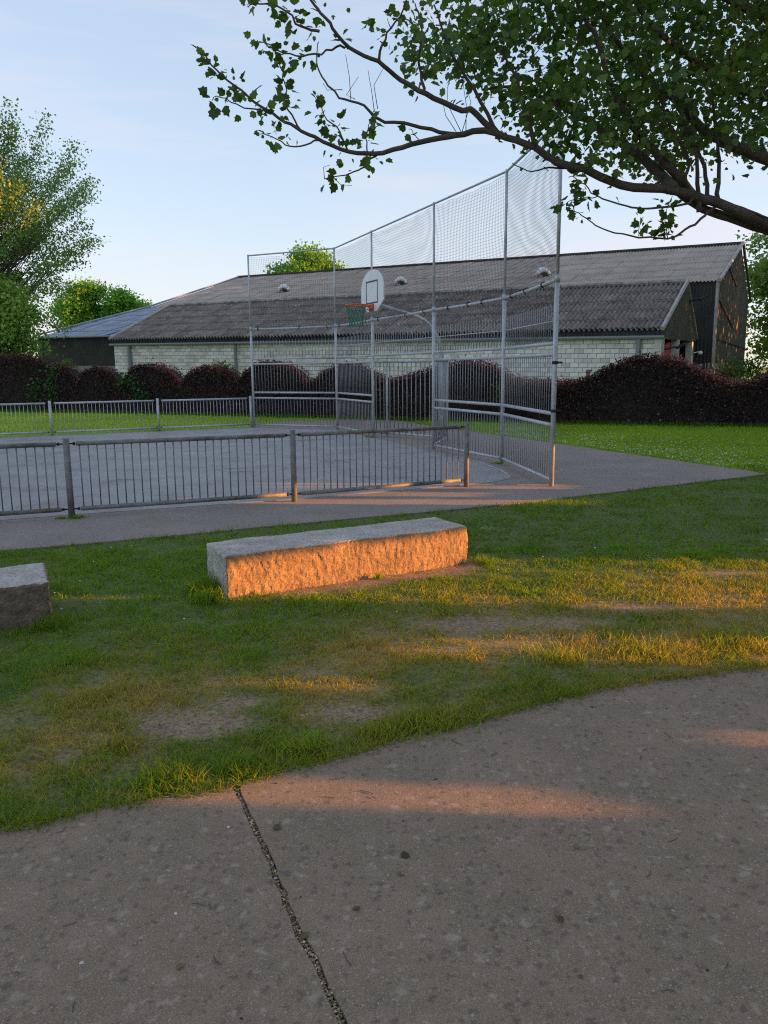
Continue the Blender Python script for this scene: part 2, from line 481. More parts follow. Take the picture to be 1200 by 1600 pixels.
# ------------------------------------------------------------------ ground, path, court
PATH_EDGE = [(-9, 0.2), (-5, 1.35), (-3, 2.1), (-2, 2.42), (-1.41, 2.61), (-1.25, 2.68), (-1.11, 2.74), (-0.86, 2.84), (-0.61, 2.91), (-0.46, 2.99),
             (-0.28, 3.13), (-0.01, 3.27), (0.29, 3.39), (0.55, 3.55), (0.79, 3.69), (1.04, 3.8), (1.34, 3.92), (1.73, 4.05), (2.12, 4.13),
             (3.2, 4.3), (5, 4.45), (9, 4.6)]
_px, _py = np.array(PATH_EDGE).T
PEX = np.linspace(-9, 9, 361)
_k = np.hanning(23); _k /= _k.sum()
PEY = np.interp(PEX, _px, _py)
PEY = np.concatenate([PEY[:11], np.convolve(PEY, _k, 'valid'), PEY[-11:]])
def y_path(x):
    return np.interp(x, PEX, PEY) + 0.035 * (vnoise(x, np.asarray(x) * 0, 5.0, 3) - 0.5) + 0.02 * (vnoise(x, np.asarray(x) * 0, 17.0, 4) - 0.5)
APX = np.array([-14, -3.6, -2.54, -1.25, 0.99, 2.31, 5.95]); APY = np.array([2.9, 7.25, 7.68, 8.3, 9.3, 10.0, 12.1])
def y_apron(x):
    return np.interp(x, APX, APY) + 0.03 * (vnoise(x, np.asarray(x) * 0, 3.0, 8) - 0.5)
def x_right(y):      # right-hand edge of the asphalt apron
    return 5.95 - 0.41 * (np.asarray(y) - 12.1) + 0.05 * (vnoise(y, np.asarray(y) * 0, 2.0, 12) - 0.5)

g = MB().add([(-600, -120, -0.012), (600, -120, -0.012), (600, 900, -0.012), (-600, 900, -0.012)], [(0, 1, 2, 3)])
tag(g.build('ground', M['ground']), kind='structure')

# foreground path: two slabs with an open joint between them
JOINT = [(-0.72, 3.2), (-0.615, 2.92), (-0.545, 2.76), (-0.48, 2.61), (-0.43, 2.49), (-0.385, 2.38), (-0.31, 2.19), (-0.26, 2.06), (-0.205, 1.95), (-0.12, 1.75), (0.15, 1.1), (0.9, -1.0), (2.4, -6)]
JX = np.array([p[0] for p in JOINT]); JY = np.array([p[1] for p in JOINT])
def x_joint(y):
    y = np.asarray(y, float)
    return np.interp(-y, -JY, JX) + 0.007 * (vnoise(y, y * 0, 7.0, 21) - 0.5) + 0.008 * (vnoise(y, y * 0, 30.0, 22) - 0.5)
JW = 0.0105
path = tag(empty('path', (0, 1, 0)), kind='structure')
def slab(poly):
    mb = MB()
    mb.prism([(x, y, 0.014) for x, y in poly], (0, 0, -0.08))
    return mb.build('slab', M['path'], path)
ys = np.arange(-6, 2.9, 0.035)
jl = [(float(x_joint(y) - JW * (0.8 + 0.7 * vnoise(y, 0, 14, 31))), float(y)) for y in ys]
jr = [(float(x_joint(y) + JW * (0.8 + 0.7 * vnoise(y, 0, 14, 32))), float(y)) for y in ys]
xl = np.arange(-9, jl[-1][0] - 0.01, 0.03)
xr = np.arange(jr[-1][0] + 0.01, 9, 0.03)
slab([(-9, -6)] + jl + [(float(x), float(y_path(x))) for x in xl[::-1]])
slab(jr + [(float(x), float(y_path(x))) for x in xr] + [(9, -6)])

# asphalt apron round the ball court
ax = np.arange(-14, 5.95, 0.1)
ay = np.arange(12.1, 26.4, 0.15)
PA, PB, PC, PD, PE, PF = (Vector(p) for p in ((-3.79, 23.25, 0), (-1.28, 22.04, 0), (-0.24, 19.49, 0), (1.04, 16.35, 0), (2.08, 13.8, 0), (2.37, 11.02, 0)))
apron = [(float(x), float(y_apron(x))) for x in ax] + [(float(x_right(y)), float(y)) for y in ay] + [(-3.3, 26.0), (-3.95, 23.35), (-8.8, 20.95), (-14.5, 18.2)]
mb = MB(); mb.prism([(x, y, 0.004) for x, y in apron], (0, 0, -0.05))
tag(mb.build('apron_pavement', M['asphalt']), kind='structure')
mb = MB()
ex = np.arange(-13.9, 5.9, 0.3)
for x in ex:
    a_, b_ = x + 0.004, x + 0.296
    ya, yb = float(y_apron(a_)), float(y_apron(b_))
    mb.hexa([(a_, ya - 0.055, -0.05), (b_, yb - 0.055, -0.05), (b_, yb - 0.002, -0.05), (a_, ya - 0.002, -0.05), (a_, ya - 0.055, 0.012), (b_, yb - 0.055, 0.012), (b_, yb - 0.002, 0.012), (a_, ya - 0.002, 0.012)])
tag(mb.build('edging', M['asphalt']), kind='structure')
court = [(-14.2, 4.25), (-3.7, 9.05), (-1.14, 10.05), (1.16, 11.2), (1.5, 11.38), (1.75, 11.58), (1.92, 11.85), (1.98, 12.15), (1.97, 12.5), (1.93, 12.9), (1.72, 13.9), (1.45, 14.66), (0.88, 15.78), (0.85, 16.3), (-0.35, 19.4), (-1.4, 21.95), (-3.85, 23.1), (-8.8, 20.7), (-14.4, 17.9)]
mb = MB(); mb.prism([(x, y, 0.009) for x, y in court], (0, 0, -0.03))
crt = tag(mb.build('court_surface', M['court']), kind='structure')
def stripe(pts, wd, z=0.0135):
    v, f = [], []
    pts = [Vector((*p, z)) for p in pts]
    for i, p in enumerate(pts):
        d = (pts[min(i + 1, len(pts) - 1)] - pts[max(i - 1, 0)]).normalized()
        n = Vector((-d.y, d.x, 0)) * wd / 2
        v += [p + n, p - n]
    f = [(2 * i, 2 * i + 1, 2 * i + 3, 2 * i + 2) for i in range(len(pts) - 1)]
    MB().add(v, f).build('painted_line', M['line'], crt)
stripe([(0.88, 15.75), (1.2, 15.2), (1.45, 14.66), (1.70, 13.9), (1.9, 12.9), (1.94, 12.2)], 0.05)
stripe([(-2.9, 13.2), (-2.35, 13.45)], 0.04)
stripe([(-2.55, 12.85), (-2.2, 13.02)], 0.035)
stripe([(-0.9, 14.4), (-0.45, 14.6)], 0.04)
stripe([(-3.3, 18.2), (-1.2, 19.0)], 0.04)
stripe([(-4.2, 12.0), (-3.9, 12.12)], 0.04)

# ------------------------------------------------------------------ lawn: soil sheet with real lumps, then blades
BF0 = Vector((-1.16, 5.58, 0)); BF1 = Vector((0.72, 6.58, 0))        # foot of the long stone's front face
bdir = (BF1 - BF0).normalized(); bnor = Vector((bdir.y, -bdir.x, 0))
BLOBS = [(-0.92, 3.5, 0.36, 0.2, 1.1), (-0.75, 3.75, 0.25, 0.12, 0.7), (-0.15, 3.62, 0.34, 0.14, 0.9), (0.55, 4.95, 0.45, 0.2, 1.0), (1.1, 4.95, 0.5, 0.16, 0.8),
         (1.75, 5.3, 0.55, 0.2, 0.85), (0.3, 4.45, 0.4, 0.14, 0.6), (1.35, 4.55, 0.35, 0.1, 0.6), (2.75, 6.2, 0.5, 0.1, 0.9), (-1.5, 3.2, 0.3, 0.15, 0.5), (-0.4, 4.15, 0.5, 0.15, 0.45),
         (1.5, 4.12, 0.5, 0.07, 0.7), (2.2, 4.3, 0.5, 0.1, 0.6)]
def bare(x, y):
    b = np.zeros_like(x)
    for cx, cy, rx, ry, a in BLOBS:
        b = np.maximum(b, a * np.exp(-(((x - cx) / (rx * 0.9)) ** 2 + ((y - cy) / (ry * 0.85)) ** 2)))
    s = (x - BF0.x) * bdir.x + (y - BF0.y) * bdir.y
    d = (x - BF0.x) * bnor.x + (y - BF0.y) * bnor.y
    b = np.maximum(b, 1.25 * np.exp(-((d - 0.08) / 0.17) ** 2) * np.clip((s - 0.15) / 0.5, 0, 1) * np.clip((2.25 - s) / 0.2, 0, 1))
    n = 0.45 * fnoise(x, y, 3.0, 40) + 0.55 * fnoise(x, y, 9.0, 41)
    return np.clip((b * (0.1 + 1.75 * n)) * 1.45 - 0.25, 0, 1)
def dry(x, y):
    """0 green .. 1 straw yellow; wear runs along the path side of the strip"""
    n = fnoise(x, y, 1.6, 60)
    n2 = fnoise(x, y, 6.0, 61)
    wear = np.exp(-((y - y_path(x) - 1.0) / 1.15) ** 2)
    return np.clip(wear * (1.9 * n - 0.38) + 0.6 * (n2 - 0.5) * (0.35 + wear), 0, 1)
def in_lawn(x, y):
    return (y > y_path(x)) & (np.where(x < 5.95, y < y_apron(np.minimum(x, 5.95)), True))

def build_lawn_soil():
    st = 0.05
    xs = np.arange(-7.5, 8.5, st); yv = np.arange(1.0, 13.5, st)
    X, Y = np.meshgrid(xs, yv)
    ok = (Y > y_path(X) - 0.06) & np.where(X < 5.9, Y < y_apron(np.minimum(X, 5.9)) + 0.06, Y < 13.3)
    Z = -0.004 + 0.02 * (fnoise(X, Y, 2.0, 70) - 0.5) + 0.014 * (fnoise(X, Y, 9.0, 71) - 0.5)
    edge = np.minimum(Y - y_path(X), np.where(X < 5.9, y_apron(np.minimum(X, 5.9)) - Y, 1.0))
    Z = np.where(edge < 0.08, np.minimum(Z, -0.008), Z)
    idx = -np.ones(X.shape, int)
    need = np.zeros_like(ok)
    f = ok[:-1, :-1] & ok[1:, :-1] & ok[:-1, 1:] & ok[1:, 1:]
    need[:-1, :-1] |= f; need[1:, :-1] |= f; need[:-1, 1:] |= f; need[1:, 1:] |= f
    idx[need] = np.arange(need.sum())
    V = np.stack([X[need], Y[need], Z[need]], 1)
    ii, jj = np.nonzero(f)
    Q = np.stack([idx[ii, jj], idx[ii, jj + 1], idx[ii + 1, jj + 1], idx[ii + 1, jj]], 1)
    b = bare(V[:, 0], V[:, 1])[:, None]; d = dry(V[:, 0], V[:, 1])[:, None]
    under = np.array([0.085, 0.115, 0.022]) * (1 - d) + np.array([0.23, 0.175, 0.07]) * d
    C = under * (1 - b) + np.array([0.27, 0.19, 0.118]) * b
    me = tri_mesh('lawn_soil', V, Q, M['soil'], C, smooth=True)
    tag(link('lawn', me), kind='structure')
build_lawn_soil()

def blades(name, X, Y, Z, H, W, C, segs=2, lean=0.55):
    n = len(X)
    a = rng.uniform(0, 2 * math.pi, n)
    la = rng.uniform(0, 2 * math.pi, n)
    ln = H * rng.uniform(0.1, lean, n) * 1.3
    wx, wy = np.cos(a) * W / 2, np.sin(a) * W / 2
    lx, ly = np.cos(la) * ln, np.sin(la) * ln
    B = np.stack([X, Y, Z], 1)
    def off(dx, dy, dz): return B + np.stack([dx, dy, dz], 1)
    if segs == 2:
        V = np.stack([off(wx, wy, 0 * H), off(-wx, -wy, 0 * H), off(wx * 0.85 + lx * 0.35, wy * 0.85 + ly * 0.35, H * 0.6), off(-wx * 0.85 + lx * 0.35, -wy * 0.85 + ly * 0.35, H * 0.6), off(lx, ly, H)], 1)
        T = np.array([[0, 1, 3], [0, 3, 2], [2, 3, 4]]); k = 5
    else:
        V = np.stack([off(wx, wy, 0 * H), off(-wx, -wy, 0 * H), off(lx, ly, H)], 1)
        T = np.array([[0, 1, 2]]); k = 3
    T = (T[None] + (np.arange(n) * k)[:, None, None]).reshape(-1, 3)
    Cv = np.repeat(C, k, axis=0).reshape(n, k, 3)
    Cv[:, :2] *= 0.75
    return V.reshape(-1, 3), T, Cv.reshape(-1, 3)

GREEN = np.array([0.205, 0.35, 0.033]); DEEP = np.array([0.095, 0.2, 0.02]); STRAW = np.array([0.46, 0.34, 0.09]); OLIVE = np.array([0.27, 0.285, 0.038])
def grass_color(X, Y, n):
    d = np.clip(dry(X, Y) + rng.normal(0, 0.16, n), 0, 1)[:, None]
    t = np.clip(1.6 * (0.5 * fnoise(X, Y, 1.2, 80) + 0.5 * fnoise(X, Y, 6.0, 81)) - 0.3, 0, 1)[:, None]
    gcol = DEEP * (1 - t) + GREEN * t
    c = np.where(d < 0.5, gcol * (1 - d * 2) + OLIVE * d * 2, OLIVE * (2 - d * 2) + STRAW * (d * 2 - 1))
    return c * rng.uniform(0.75, 1.3, (n, 1))

def build_grass():
    parts = []
    # near strip, three rings of falling density
    for (y0, y1, per, hw, hh) in ((1.9, 4.6, 9500, 0.0040, 0.036), (4.6, 7.2, 4200, 0.0060, 0.042), (7.2, 13.2, 1500, 0.011, 0.045)):
        x0, x1 = -0.52 * y1 - 0.8, 0.52 * y1 + 0.9
        n = int((x1 - x0) * (y1 - y0) * per)
        X = rng.uniform(x0, x1, n); Y = rng.uniform(y0, y1, n)
        k = in_lawn(X, Y) & (np.abs(X) < 0.52 * Y + 0.9)
        # not inside the stones
        s = (X - BF0.x) * bdir.x + (Y - BF0.y) * bdir.y; d = -((X - BF0.x) * bnor.x + (Y - BF0.y) * bnor.y)
        k &= ~((s > -0.0) & (s < 2.12) & (d > 0.0) & (d < 0.52))
        X, Y = X[k], Y[k]
        tuft = np.clip(1.7 * (0.5 * fnoise(X, Y, 4.0, 90) + 0.5 * fnoise(X, Y, 11.0, 92)) - 0.35, 0, 1)
        bb = bare(X, Y)
        keep = rng.random(len(X)) < np.clip((1 - bb * 1.1) * (0.35 + 0.95 * tuft), 0.03, 1)
        X, Y, tuft, bb = X[keep], Y[keep], tuft[keep], bb[keep]
        n = len(X)
        H = hh * (0.25 + 1.35 * tuft) * rng.uniform(0.6, 1.35, n) * (1 - 0.4 * bb)
        longp = np.exp(-((Y - y_path(X) - 0.12) / 0.16) ** 2) * fnoise(X, Y, 2.5, 95)
        H *= 1 + 0.35 * longp
        Z = np.full(n, -0.012)
        parts.append(blades('g', X, Y, Z, H, hw * rng.uniform(0.7, 1.3, n), grass_color(X, Y, n), 2 if y1 < 8 else 1, 1.25))
    # dead stalks lying on the worn strip, and blades creeping over the path edge
    n = 5200
    X = rng.uniform(-3.2, 3.6, n); Y = y_path(X) + rng.random(n) ** 1.4 * 3.2
    k = in_lawn(X, Y) & (rng.random(n) < 0.25 + dry(X, Y) + bare(X, Y)); X, Y = X[k], Y[k]; n = len(X)
    v, t, c = blades('s', X, Y, np.full(n, 0.006), rng.uniform(0.004, 0.016, n), rng.uniform(0.002, 0.0035, n), np.array([0.42, 0.32, 0.17])[None] * rng.uniform(0.5, 1.2, (n, 1)), 2, 0.5)
    v = v.reshape(n, 5, 3); a = rng.uniform(0, 6.28, n); l = rng.uniform(0.015, 0.05, n)
    dx = np.stack([np.cos(a) * l, np.sin(a) * l], 1)
    v[:, 2:4, :2] += dx[:, None] * 0.55; v[:, 4, :2] += dx
    parts.append((v.reshape(-1, 3), t, c))
    n = 9000
    X = rng.uniform(-2.6, 3.2, n); Y = y_path(X) + rng.normal(0.0, 0.022, n) - 0.008
    k = rng.random(n) < 1.2 * fnoise(X, Y * 0, 3.0, 140); X, Y = X[k], Y[k]; n = len(X)
    parts.append(blades('e', X, Y, np.full(n, 0.0), 0.05 * rng.uniform(0.4, 1.3, n), 0.0042 * rng.uniform(0.7, 1.3, n), grass_color(X, Y + 0.35, n) * 0.85, 2, 1.6))
    # coarse upright tufts: (x, y, radius, count, height)
    for (cx, cy, r, cnt, hh) in ((-1.19, 3.28, 0.10, 150, 0.07), (-1.36, 5.75, 0.12, 420, 0.16), (-1.28, 5.5, 0.09, 260, 0.12), (-2.2, 4.96, 0.1, 260, 0.11), (0.2, 3.47, 0.16, 500, 0.08),
                                 (0.0, 3.38, 0.12, 400, 0.07), (-0.35, 3.2, 0.1, 260, 0.08), (-0.6, 3.06, 0.1, 260, 0.08), (-0.9, 2.96, 0.12, 300, 0.08), 
                                 (1.5, 4.4, 0.25, 420, 0.085), (1.0, 4.3, 0.2, 300, 0.08), (2.1, 4.55, 0.25, 420, 0.085), (-0.05, 6.1, 0.03, 60, 0.07),
                                 (-3.52, 8.86, 0.08, 200, 0.06), (-3.68, 8.84, 0.06, 120, 0.05), (2.0, 13.68, 0.1, 160, 0.06), (-0.3, 19.3, 0.15, 160, 0.09), (-6.3, 22.0, 0.2, 120, 0.08),
                                 (0.85, 6.55, 0.1, 160, 0.09)):
        X = cx + rng.normal(0, r * 0.55, cnt); Y = cy + rng.normal(0, r * 0.45, cnt)
        H = hh * rng.uniform(0.5, 1.15, cnt)
        C = grass_color(X, Y, cnt)
        if cy < 4.8 and cx > 0.2: C = (OLIVE * 1.0)[None] * rng.uniform(0.7, 1.5, (cnt, 1))
        parts.append(blades('t', X, Y, np.full(cnt, -0.012), H, 0.006 * rng.uniform(0.7, 1.3, cnt), C, 2, 0.75))
    # lawn beyond the apron and beyond the far railing
    def far(n, x0, x1, y0, y1, test, hw, hh, tint):
        X = rng.uniform(x0, x1, n); Y = rng.uniform(y0, y1, n)
        k = test(X, Y) & (np.abs(X) < 0.53 * Y + 1.5)
        X, Y = X[k], Y[k]; m = len(X)
        t = fnoise(X, Y, 0.8, 99)
        C = (GREEN * 1.05 * (0.75 + 0.6 * t[:, None]) * tint) * rng.uniform(0.75, 1.3, (m, 1))
        parts.append(blades('f', X, Y, np.full(m, -0.014), hh * rng.uniform(0.6, 1.3, m), hw * rng.uniform(0.7, 1.3, m), C, 1))
    hedge_y = lambda X: np.interp(X, [-22, -16.56, -10.93, 5.3, 10.57, 16], [36.2, 34.3, 32.3, 23.7, 21.7, 19.6])
    far(90000, 1, 14, 12, 26, lambda X, Y: (X > x_right(Y) + 0.03) & (Y < hedge_y(X)), 0.018, 0.055, np.array([1.3, 1.15, 0.9]))
    far(60000, -20, 4, 18, 37, lambda X, Y: (Y < hedge_y(X)) & (Y > np.interp(X, [-20, -3.95, -3.3, 0.1, 4], [15.7, 23.4, 26.0, 26.3, 17.0]) + 0.05) & (X < np.where(Y < 26.3, -3.4, 9)), 0.03, 0.06, np.array([2.0, 1.6, 1.0]))
    # taller fringe at the hedge foot
    X = rng.uniform(-20, 14, 16000); Y = hedge_y(X) - rng.exponential(0.12, 16000) - 0.02
    parts.append(blades('e', X, Y, np.full(16000, -0.014), 0.13 * rng.uniform(0.4, 1.3, 16000), np.full(16000, 0.03), (DEEP * 0.95)[None] * rng.uniform(0.7, 1.4, (16000, 1)), 1))
    V, T, C, b = [], [], [], 0
    for v, t, c in parts:
        V.append(v); T.append(t + b); C.append(c); b += len(v)
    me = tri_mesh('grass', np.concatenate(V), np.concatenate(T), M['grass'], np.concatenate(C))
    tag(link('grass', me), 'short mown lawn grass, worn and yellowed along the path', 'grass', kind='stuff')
build_grass()

PEB_V = np.array([(1, 0, -.1), (0.3, 0.9, 0), (-0.8, 0.6, -.1), (-0.9, -0.5, 0), (0.2, -1, -.1), (0.1, 0.1, 0.75), (-.3, -.1, .65)])
PEB_T = np.array([(0, 1, 5), (1, 2, 5), (2, 6, 5), (2, 3, 6), (3, 4, 6), (4, 5, 6), (4, 0, 5)])
def pebbles(name, X, Y, Z, S, C, label, cat='gravel'):
    n = len(X)
    a = rng.uniform(0, 6.28, n); fr = np.zeros((n, 3, 3))
    fr[:, 0, 0] = np.cos(a); fr[:, 0, 1] = -np.sin(a) * 0.8; fr[:, 1, 0] = np.sin(a); fr[:, 1, 1] = np.cos(a) * 0.8; fr[:, 2, 2] = rng.uniform(0.5, 0.9, n)
    V, T, Cc = scatter(PEB_V, PEB_T, np.stack([X, Y, Z], 1), fr, S, C)
    tag(link(name, tri_mesh(name, V, T, M['pebble'], Cc)), label, cat, kind='stuff')
n = 2600
Y = 1.4 + 1.55 * rng.random(n); X = x_joint(Y) + rng.normal(0, 0.0065, n)
tone = rng.choice([0.08, 0.16, 0.28, 0.45], n, p=[0.3, 0.32, 0.24, 0.14])[:, None]
pebbles('joint_gravel', X, Y, -0.002 + rng.random(n) * 0.012, 0.0022 + 0.0042 * rng.random(n) ** 2, tone * np.array([1.3, 0.95, 0.6]) * rng.uniform(0.8, 1.2, (n, 3)) ** 0.5, 'loose gravel caught in the joint across the path')
n = 420
Y = 1.5 + 3.2 * rng.random(n) ** 1.3; X = rng.uniform(-1, 1, n) * (0.55 * Y + 0.2)
k = Y < y_path(X) - 0.03; X, Y = X[k], Y[k]; n = len(X)
S = 0.0012 + 0.0022 * rng.random(n) ** 3
S[:26] = rng.uniform(0.0045, 0.008, 26)
tone = rng.choice([0.04, 0.3, 0.5], n, p=[0.3, 0.4, 0.3])[:, None]
pebbles('path_grit', X, Y, np.full(n, 0.0145), S, tone * np.array([1.0, 0.96, 0.88]), 'scattered grit and tiny pale stones on the path')
n = 3200      # soil crumbs spilled along the turf edge
X = rng.uniform(-2.4, 3.2, n); Y = y_path(X) - rng.exponential(0.022, n) + 0.012
pebbles('edge_crumbs', X, Y, np.full(n, 0.014), 0.0012 + 0.0035 * rng.random(n) ** 2, np.array([0.16, 0.115, 0.075])[None] * rng.uniform(0.5, 1.6, (n, 1)), 'brown soil crumbs spilled along the edge of the turf', 'soil')
n = 60000     # crumbs and small stones on the bare patches
X = rng.uniform(-2.2, 3.2, n); Y = rng.uniform(2.9, 7.0, n)
k = in_lawn(X, Y) & (rng.random(n) < bare(X, Y) * 0.9); X, Y = X[k], Y[k]; n = len(X)
pebbles('soil_crumbs', X, Y, np.full(n, 0.0), 0.002 + 0.006 * rng.random(n) ** 2.5, np.array([0.25, 0.18, 0.115])[None] * rng.uniform(0.35, 1.7, (n, 1)), 'dry soil crumbs on the bare patches of the lawn', 'soil')
# clover and daisy heads in the far right-hand lawn, petals elsewhere
n = 1000
Y = rng.uniform(12.6, 20, n); X = x_right(Y) + rng.exponential(1.3, n) + 0.1
k = (X < 0.56 * Y + 1) & (rng.random(n) < fnoise(X, Y, 0.9, 130) * 1.3); X, Y = X[k], Y[k]; n = len(X)
X2 = rng.uniform(-3, 4.5, 60); Y2 = rng.uniform(5, 9, 60); k = in_lawn(X2, Y2); X2, Y2 = X2[k], Y2[k]
XX = np.concatenate([X, X2]); YY = np.concatenate([Y, Y2])
pebbles('clover_flowers', XX, YY, np.full(len(XX), 0.03), np.concatenate([0.011 + 0.008 * rng.random(n), 0.005 + 0.006 * rng.random(len(X2))]), np.full((len(XX), 3), 0.55) * np.array([1, 1, 0.85]), 'small white clover heads dotted through the lawn', 'flowers')
# bits of litter and twigs
n = 60
Y = rng.uniform(1.6, 4.6, n); X = rng.uniform(-0.55, 0.55, n) * Y
mbd = MB()
for i in range(n):
    a = random.uniform(0, 6.28); l = random.uniform(0.008, 0.035) if Y[i] < y_path(X[i]) else random.uniform(0.02, 0.06)
    z = 0.017 if Y[i] < y_path(X[i]) else 0.02
    d = Vector((math.cos(a), math.sin(a), 0)) * l
    b = Vector((X[i], Y[i], z)); nn = Vector((-d.y, d.x, 0)) * random.uniform(-0.25, 0.25)
    mbd.tube([b - d, b + nn, b + d], 0.0012, 4)
tag(mbd.build('twig_debris', M['bark']), 'tiny twigs and stalks strewn over path and lawn', 'debris', kind='stuff')

# ------------------------------------------------------------------ stone benches
def stone(name, label, c0, d, length, depth, height, seed, step=0.014, rough=0.0115, stained=False):
    """rough-split granite block; c0 = foot of the front-left corner, d = direction of the front face"""
    d = Vector(d).normalized(); bk = Vector((-d.y, d.x, 0))
    nx, ny, nz_ = int(length / step), int(depth / step), int((height + 0.06) / step)
    verts, faces, key = [], [], {}
    def vid(i, j, k):
        q = (i, j, k)
        if q not in key:
            p = Vector((i / nx * length, j / ny * depth, k / nz_ * (height + 0.06) - 0.06))
            s = Vector((seed * 3.1, seed * 1.7, seed))
            n1 = mnoise.noise_vector(p * 4 + s) * 0.012
            n2 = mnoise.noise_vector(Vector((p.x * 26 + p.z * 9, p.y * 26, p.z * 14 - p.x * 8)) + s) * rough * 0.75
            n3 = mnoise.noise_vector(p * 60 + s) * rough * 0.35
            top = k == nz_
            off = n1 + (n2 + n3) * (0.35 if top else 1.0)
            if top: off.z *= 0.8
            ex = min(i, nx - i) == 0; ey = min(j, ny - j) == 0
            if (ex and ey) or (top and (ex or ey)):      # soften the arrises
                cpt = Vector((length / 2, depth / 2, height / 2))
                pull = Vector((0.010 * (1 if i == 0 else -1) if ex else 0, 0.010 * (1 if j == 0 else -1) if ey else 0, -0.008 if top else 0))
                off = off + pull * (0.5 + abs(mnoise.noise(p * 22 + s)) * 2)
            p = p + off
            key[q] = len(verts); verts.append(p)
        return key[q]
    for i in range(nx):
        for k in range(nz_):
            faces.append((vid(i, 0, k), vid(i + 1, 0, k), vid(i + 1, 0, k + 1), vid(i, 0, k + 1)))
            faces.append((vid(i + 1, ny, k), vid(i, ny, k), vid(i, ny, k + 1), vid(i + 1, ny, k + 1)))
    for j in range(ny):
        for k in range(nz_):
            faces.append((vid(0, j + 1, k), vid(0, j, k), vid(0, j, k + 1), vid(0, j + 1, k + 1)))
            faces.append((vid(nx, j, k), vid(nx, j + 1, k), vid(nx, j + 1, k + 1), vid(nx, j, k + 1)))
    for i in range(nx):
        for j in range(ny):
            faces.append((vid(i, j, nz_), vid(i + 1, j, nz_), vid(i + 1, j + 1, nz_), vid(i, j + 1, nz_)))
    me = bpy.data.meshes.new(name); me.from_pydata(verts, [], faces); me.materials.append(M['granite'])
    me.materials.append(M['granite_grey'])  # lighter grey on the top, and on the ends unless stained
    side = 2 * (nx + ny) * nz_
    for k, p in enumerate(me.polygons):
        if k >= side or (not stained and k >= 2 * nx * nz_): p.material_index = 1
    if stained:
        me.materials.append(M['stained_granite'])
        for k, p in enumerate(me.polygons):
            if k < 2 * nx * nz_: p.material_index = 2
    o = link(name, me, None, Matrix(((d.x, bk.x, 0, c0[0]), (d.y, bk.y, 0, c0[1]), (0, 0, 1, 0), (0, 0, 0, 1))))
    return tag(o, label, 'stone bench', 'granite block benches on the lawn')
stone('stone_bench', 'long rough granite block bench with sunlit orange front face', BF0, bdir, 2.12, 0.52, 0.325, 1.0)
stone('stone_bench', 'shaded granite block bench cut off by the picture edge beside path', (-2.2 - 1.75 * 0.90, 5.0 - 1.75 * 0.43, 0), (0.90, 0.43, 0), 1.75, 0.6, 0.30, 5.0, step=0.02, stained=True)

# ------------------------------------------------------------------ low railings
MESHES = {}
def rod_mesh(key, r, h, m, n=8):
    if key not in MESHES:
        MESHES[key] = MB().tube([(0, 0, 0), (0, 0, h)], r, n).mesh(key, m, smooth=False)
        for p in MESHES[key].polygons: p.use_smooth = len(p.vertices) == 4
    return MESHES[key]
def ball_mesh(key, r, m):
    if key not in MESHES: MESHES[key] = MB().ball((0, 0, 0), r).mesh(key, m, True)
    return MESHES[key]

def railing(posts, label, m, nbars, height=0.89, pr=0.037):
    root = tag(empty('low_railing', posts[0]), label, 'railing', 'low steel railings round the ball court')
    for p in posts:
        po = link('post', rod_mesh('railing_post' + m.name, pr, height + 0.02, m, 12), root, Matrix.Translation(Vector(p)))
    for a, b in zip(posts[:-1], posts[1:]):
        a, b = Vector(a), Vector(b)
        d = (b - a).normalized(); ln = (b - a).length
        s0, s1 = a + d * 0.105, b - d * 0.105
        mb = MB()
        for z in (0.095, height - 0.045):
            mb.tube([s0 + Vector((0, 0, z)), s1 + Vector((0, 0, z))], 0.027, 10)
        pan = mb.build('rail_panel', m, root, True, origin=s0)
        for i in range(nbars):
            q = s0.lerp(s1, (i + 0.35) / (nbars - 0.3))
            link('bar', rod_mesh('railing_bar' + m.name, 0.0075, height - 0.16, m), pan, Matrix.Translation(q + Vector((0, 0, 0.1))))
        for z in (0.095, height - 0.045):
            for e, sg in ((s0, -1), (s1, 1)):
                mbx = MB().tube([(-0.01 * d.x, -0.01 * d.y, 0), (0.075 * sg * d.x, 0.075 * sg * d.y, 0)], 0.009, 6)
                mbx.ball(Vector((0.022 * sg * d.x, 0.022 * sg * d.y, 0)), 0.02)
                link('bolt', mbx.mesh('bolt', M['black'], True), pan, Matrix.Translation(e + Vector((0, 0, z))))
    return root
N1, N2, N3 = (-3.6, 8.93, 0.004), (-1.14, 9.90, 0.004), (1.17, 11.05, 0.004)
N0 = (-6.08, 7.98, 0.004)
railing([N0, N1, N2, N3], 'low weathered steel railing with thin bars along the near side of the court', M['steel_old'], 26)
railing([(-11.2, 19.6, 0.004), (-8.73, 20.8, 0.004), (-6.25, 22.02, 0.004), (-3.79 - 0.08, 23.25 - 0.04, 0.004)], 'low galvanised railing on the far side of the court before the hedge', M['steel'], 26)

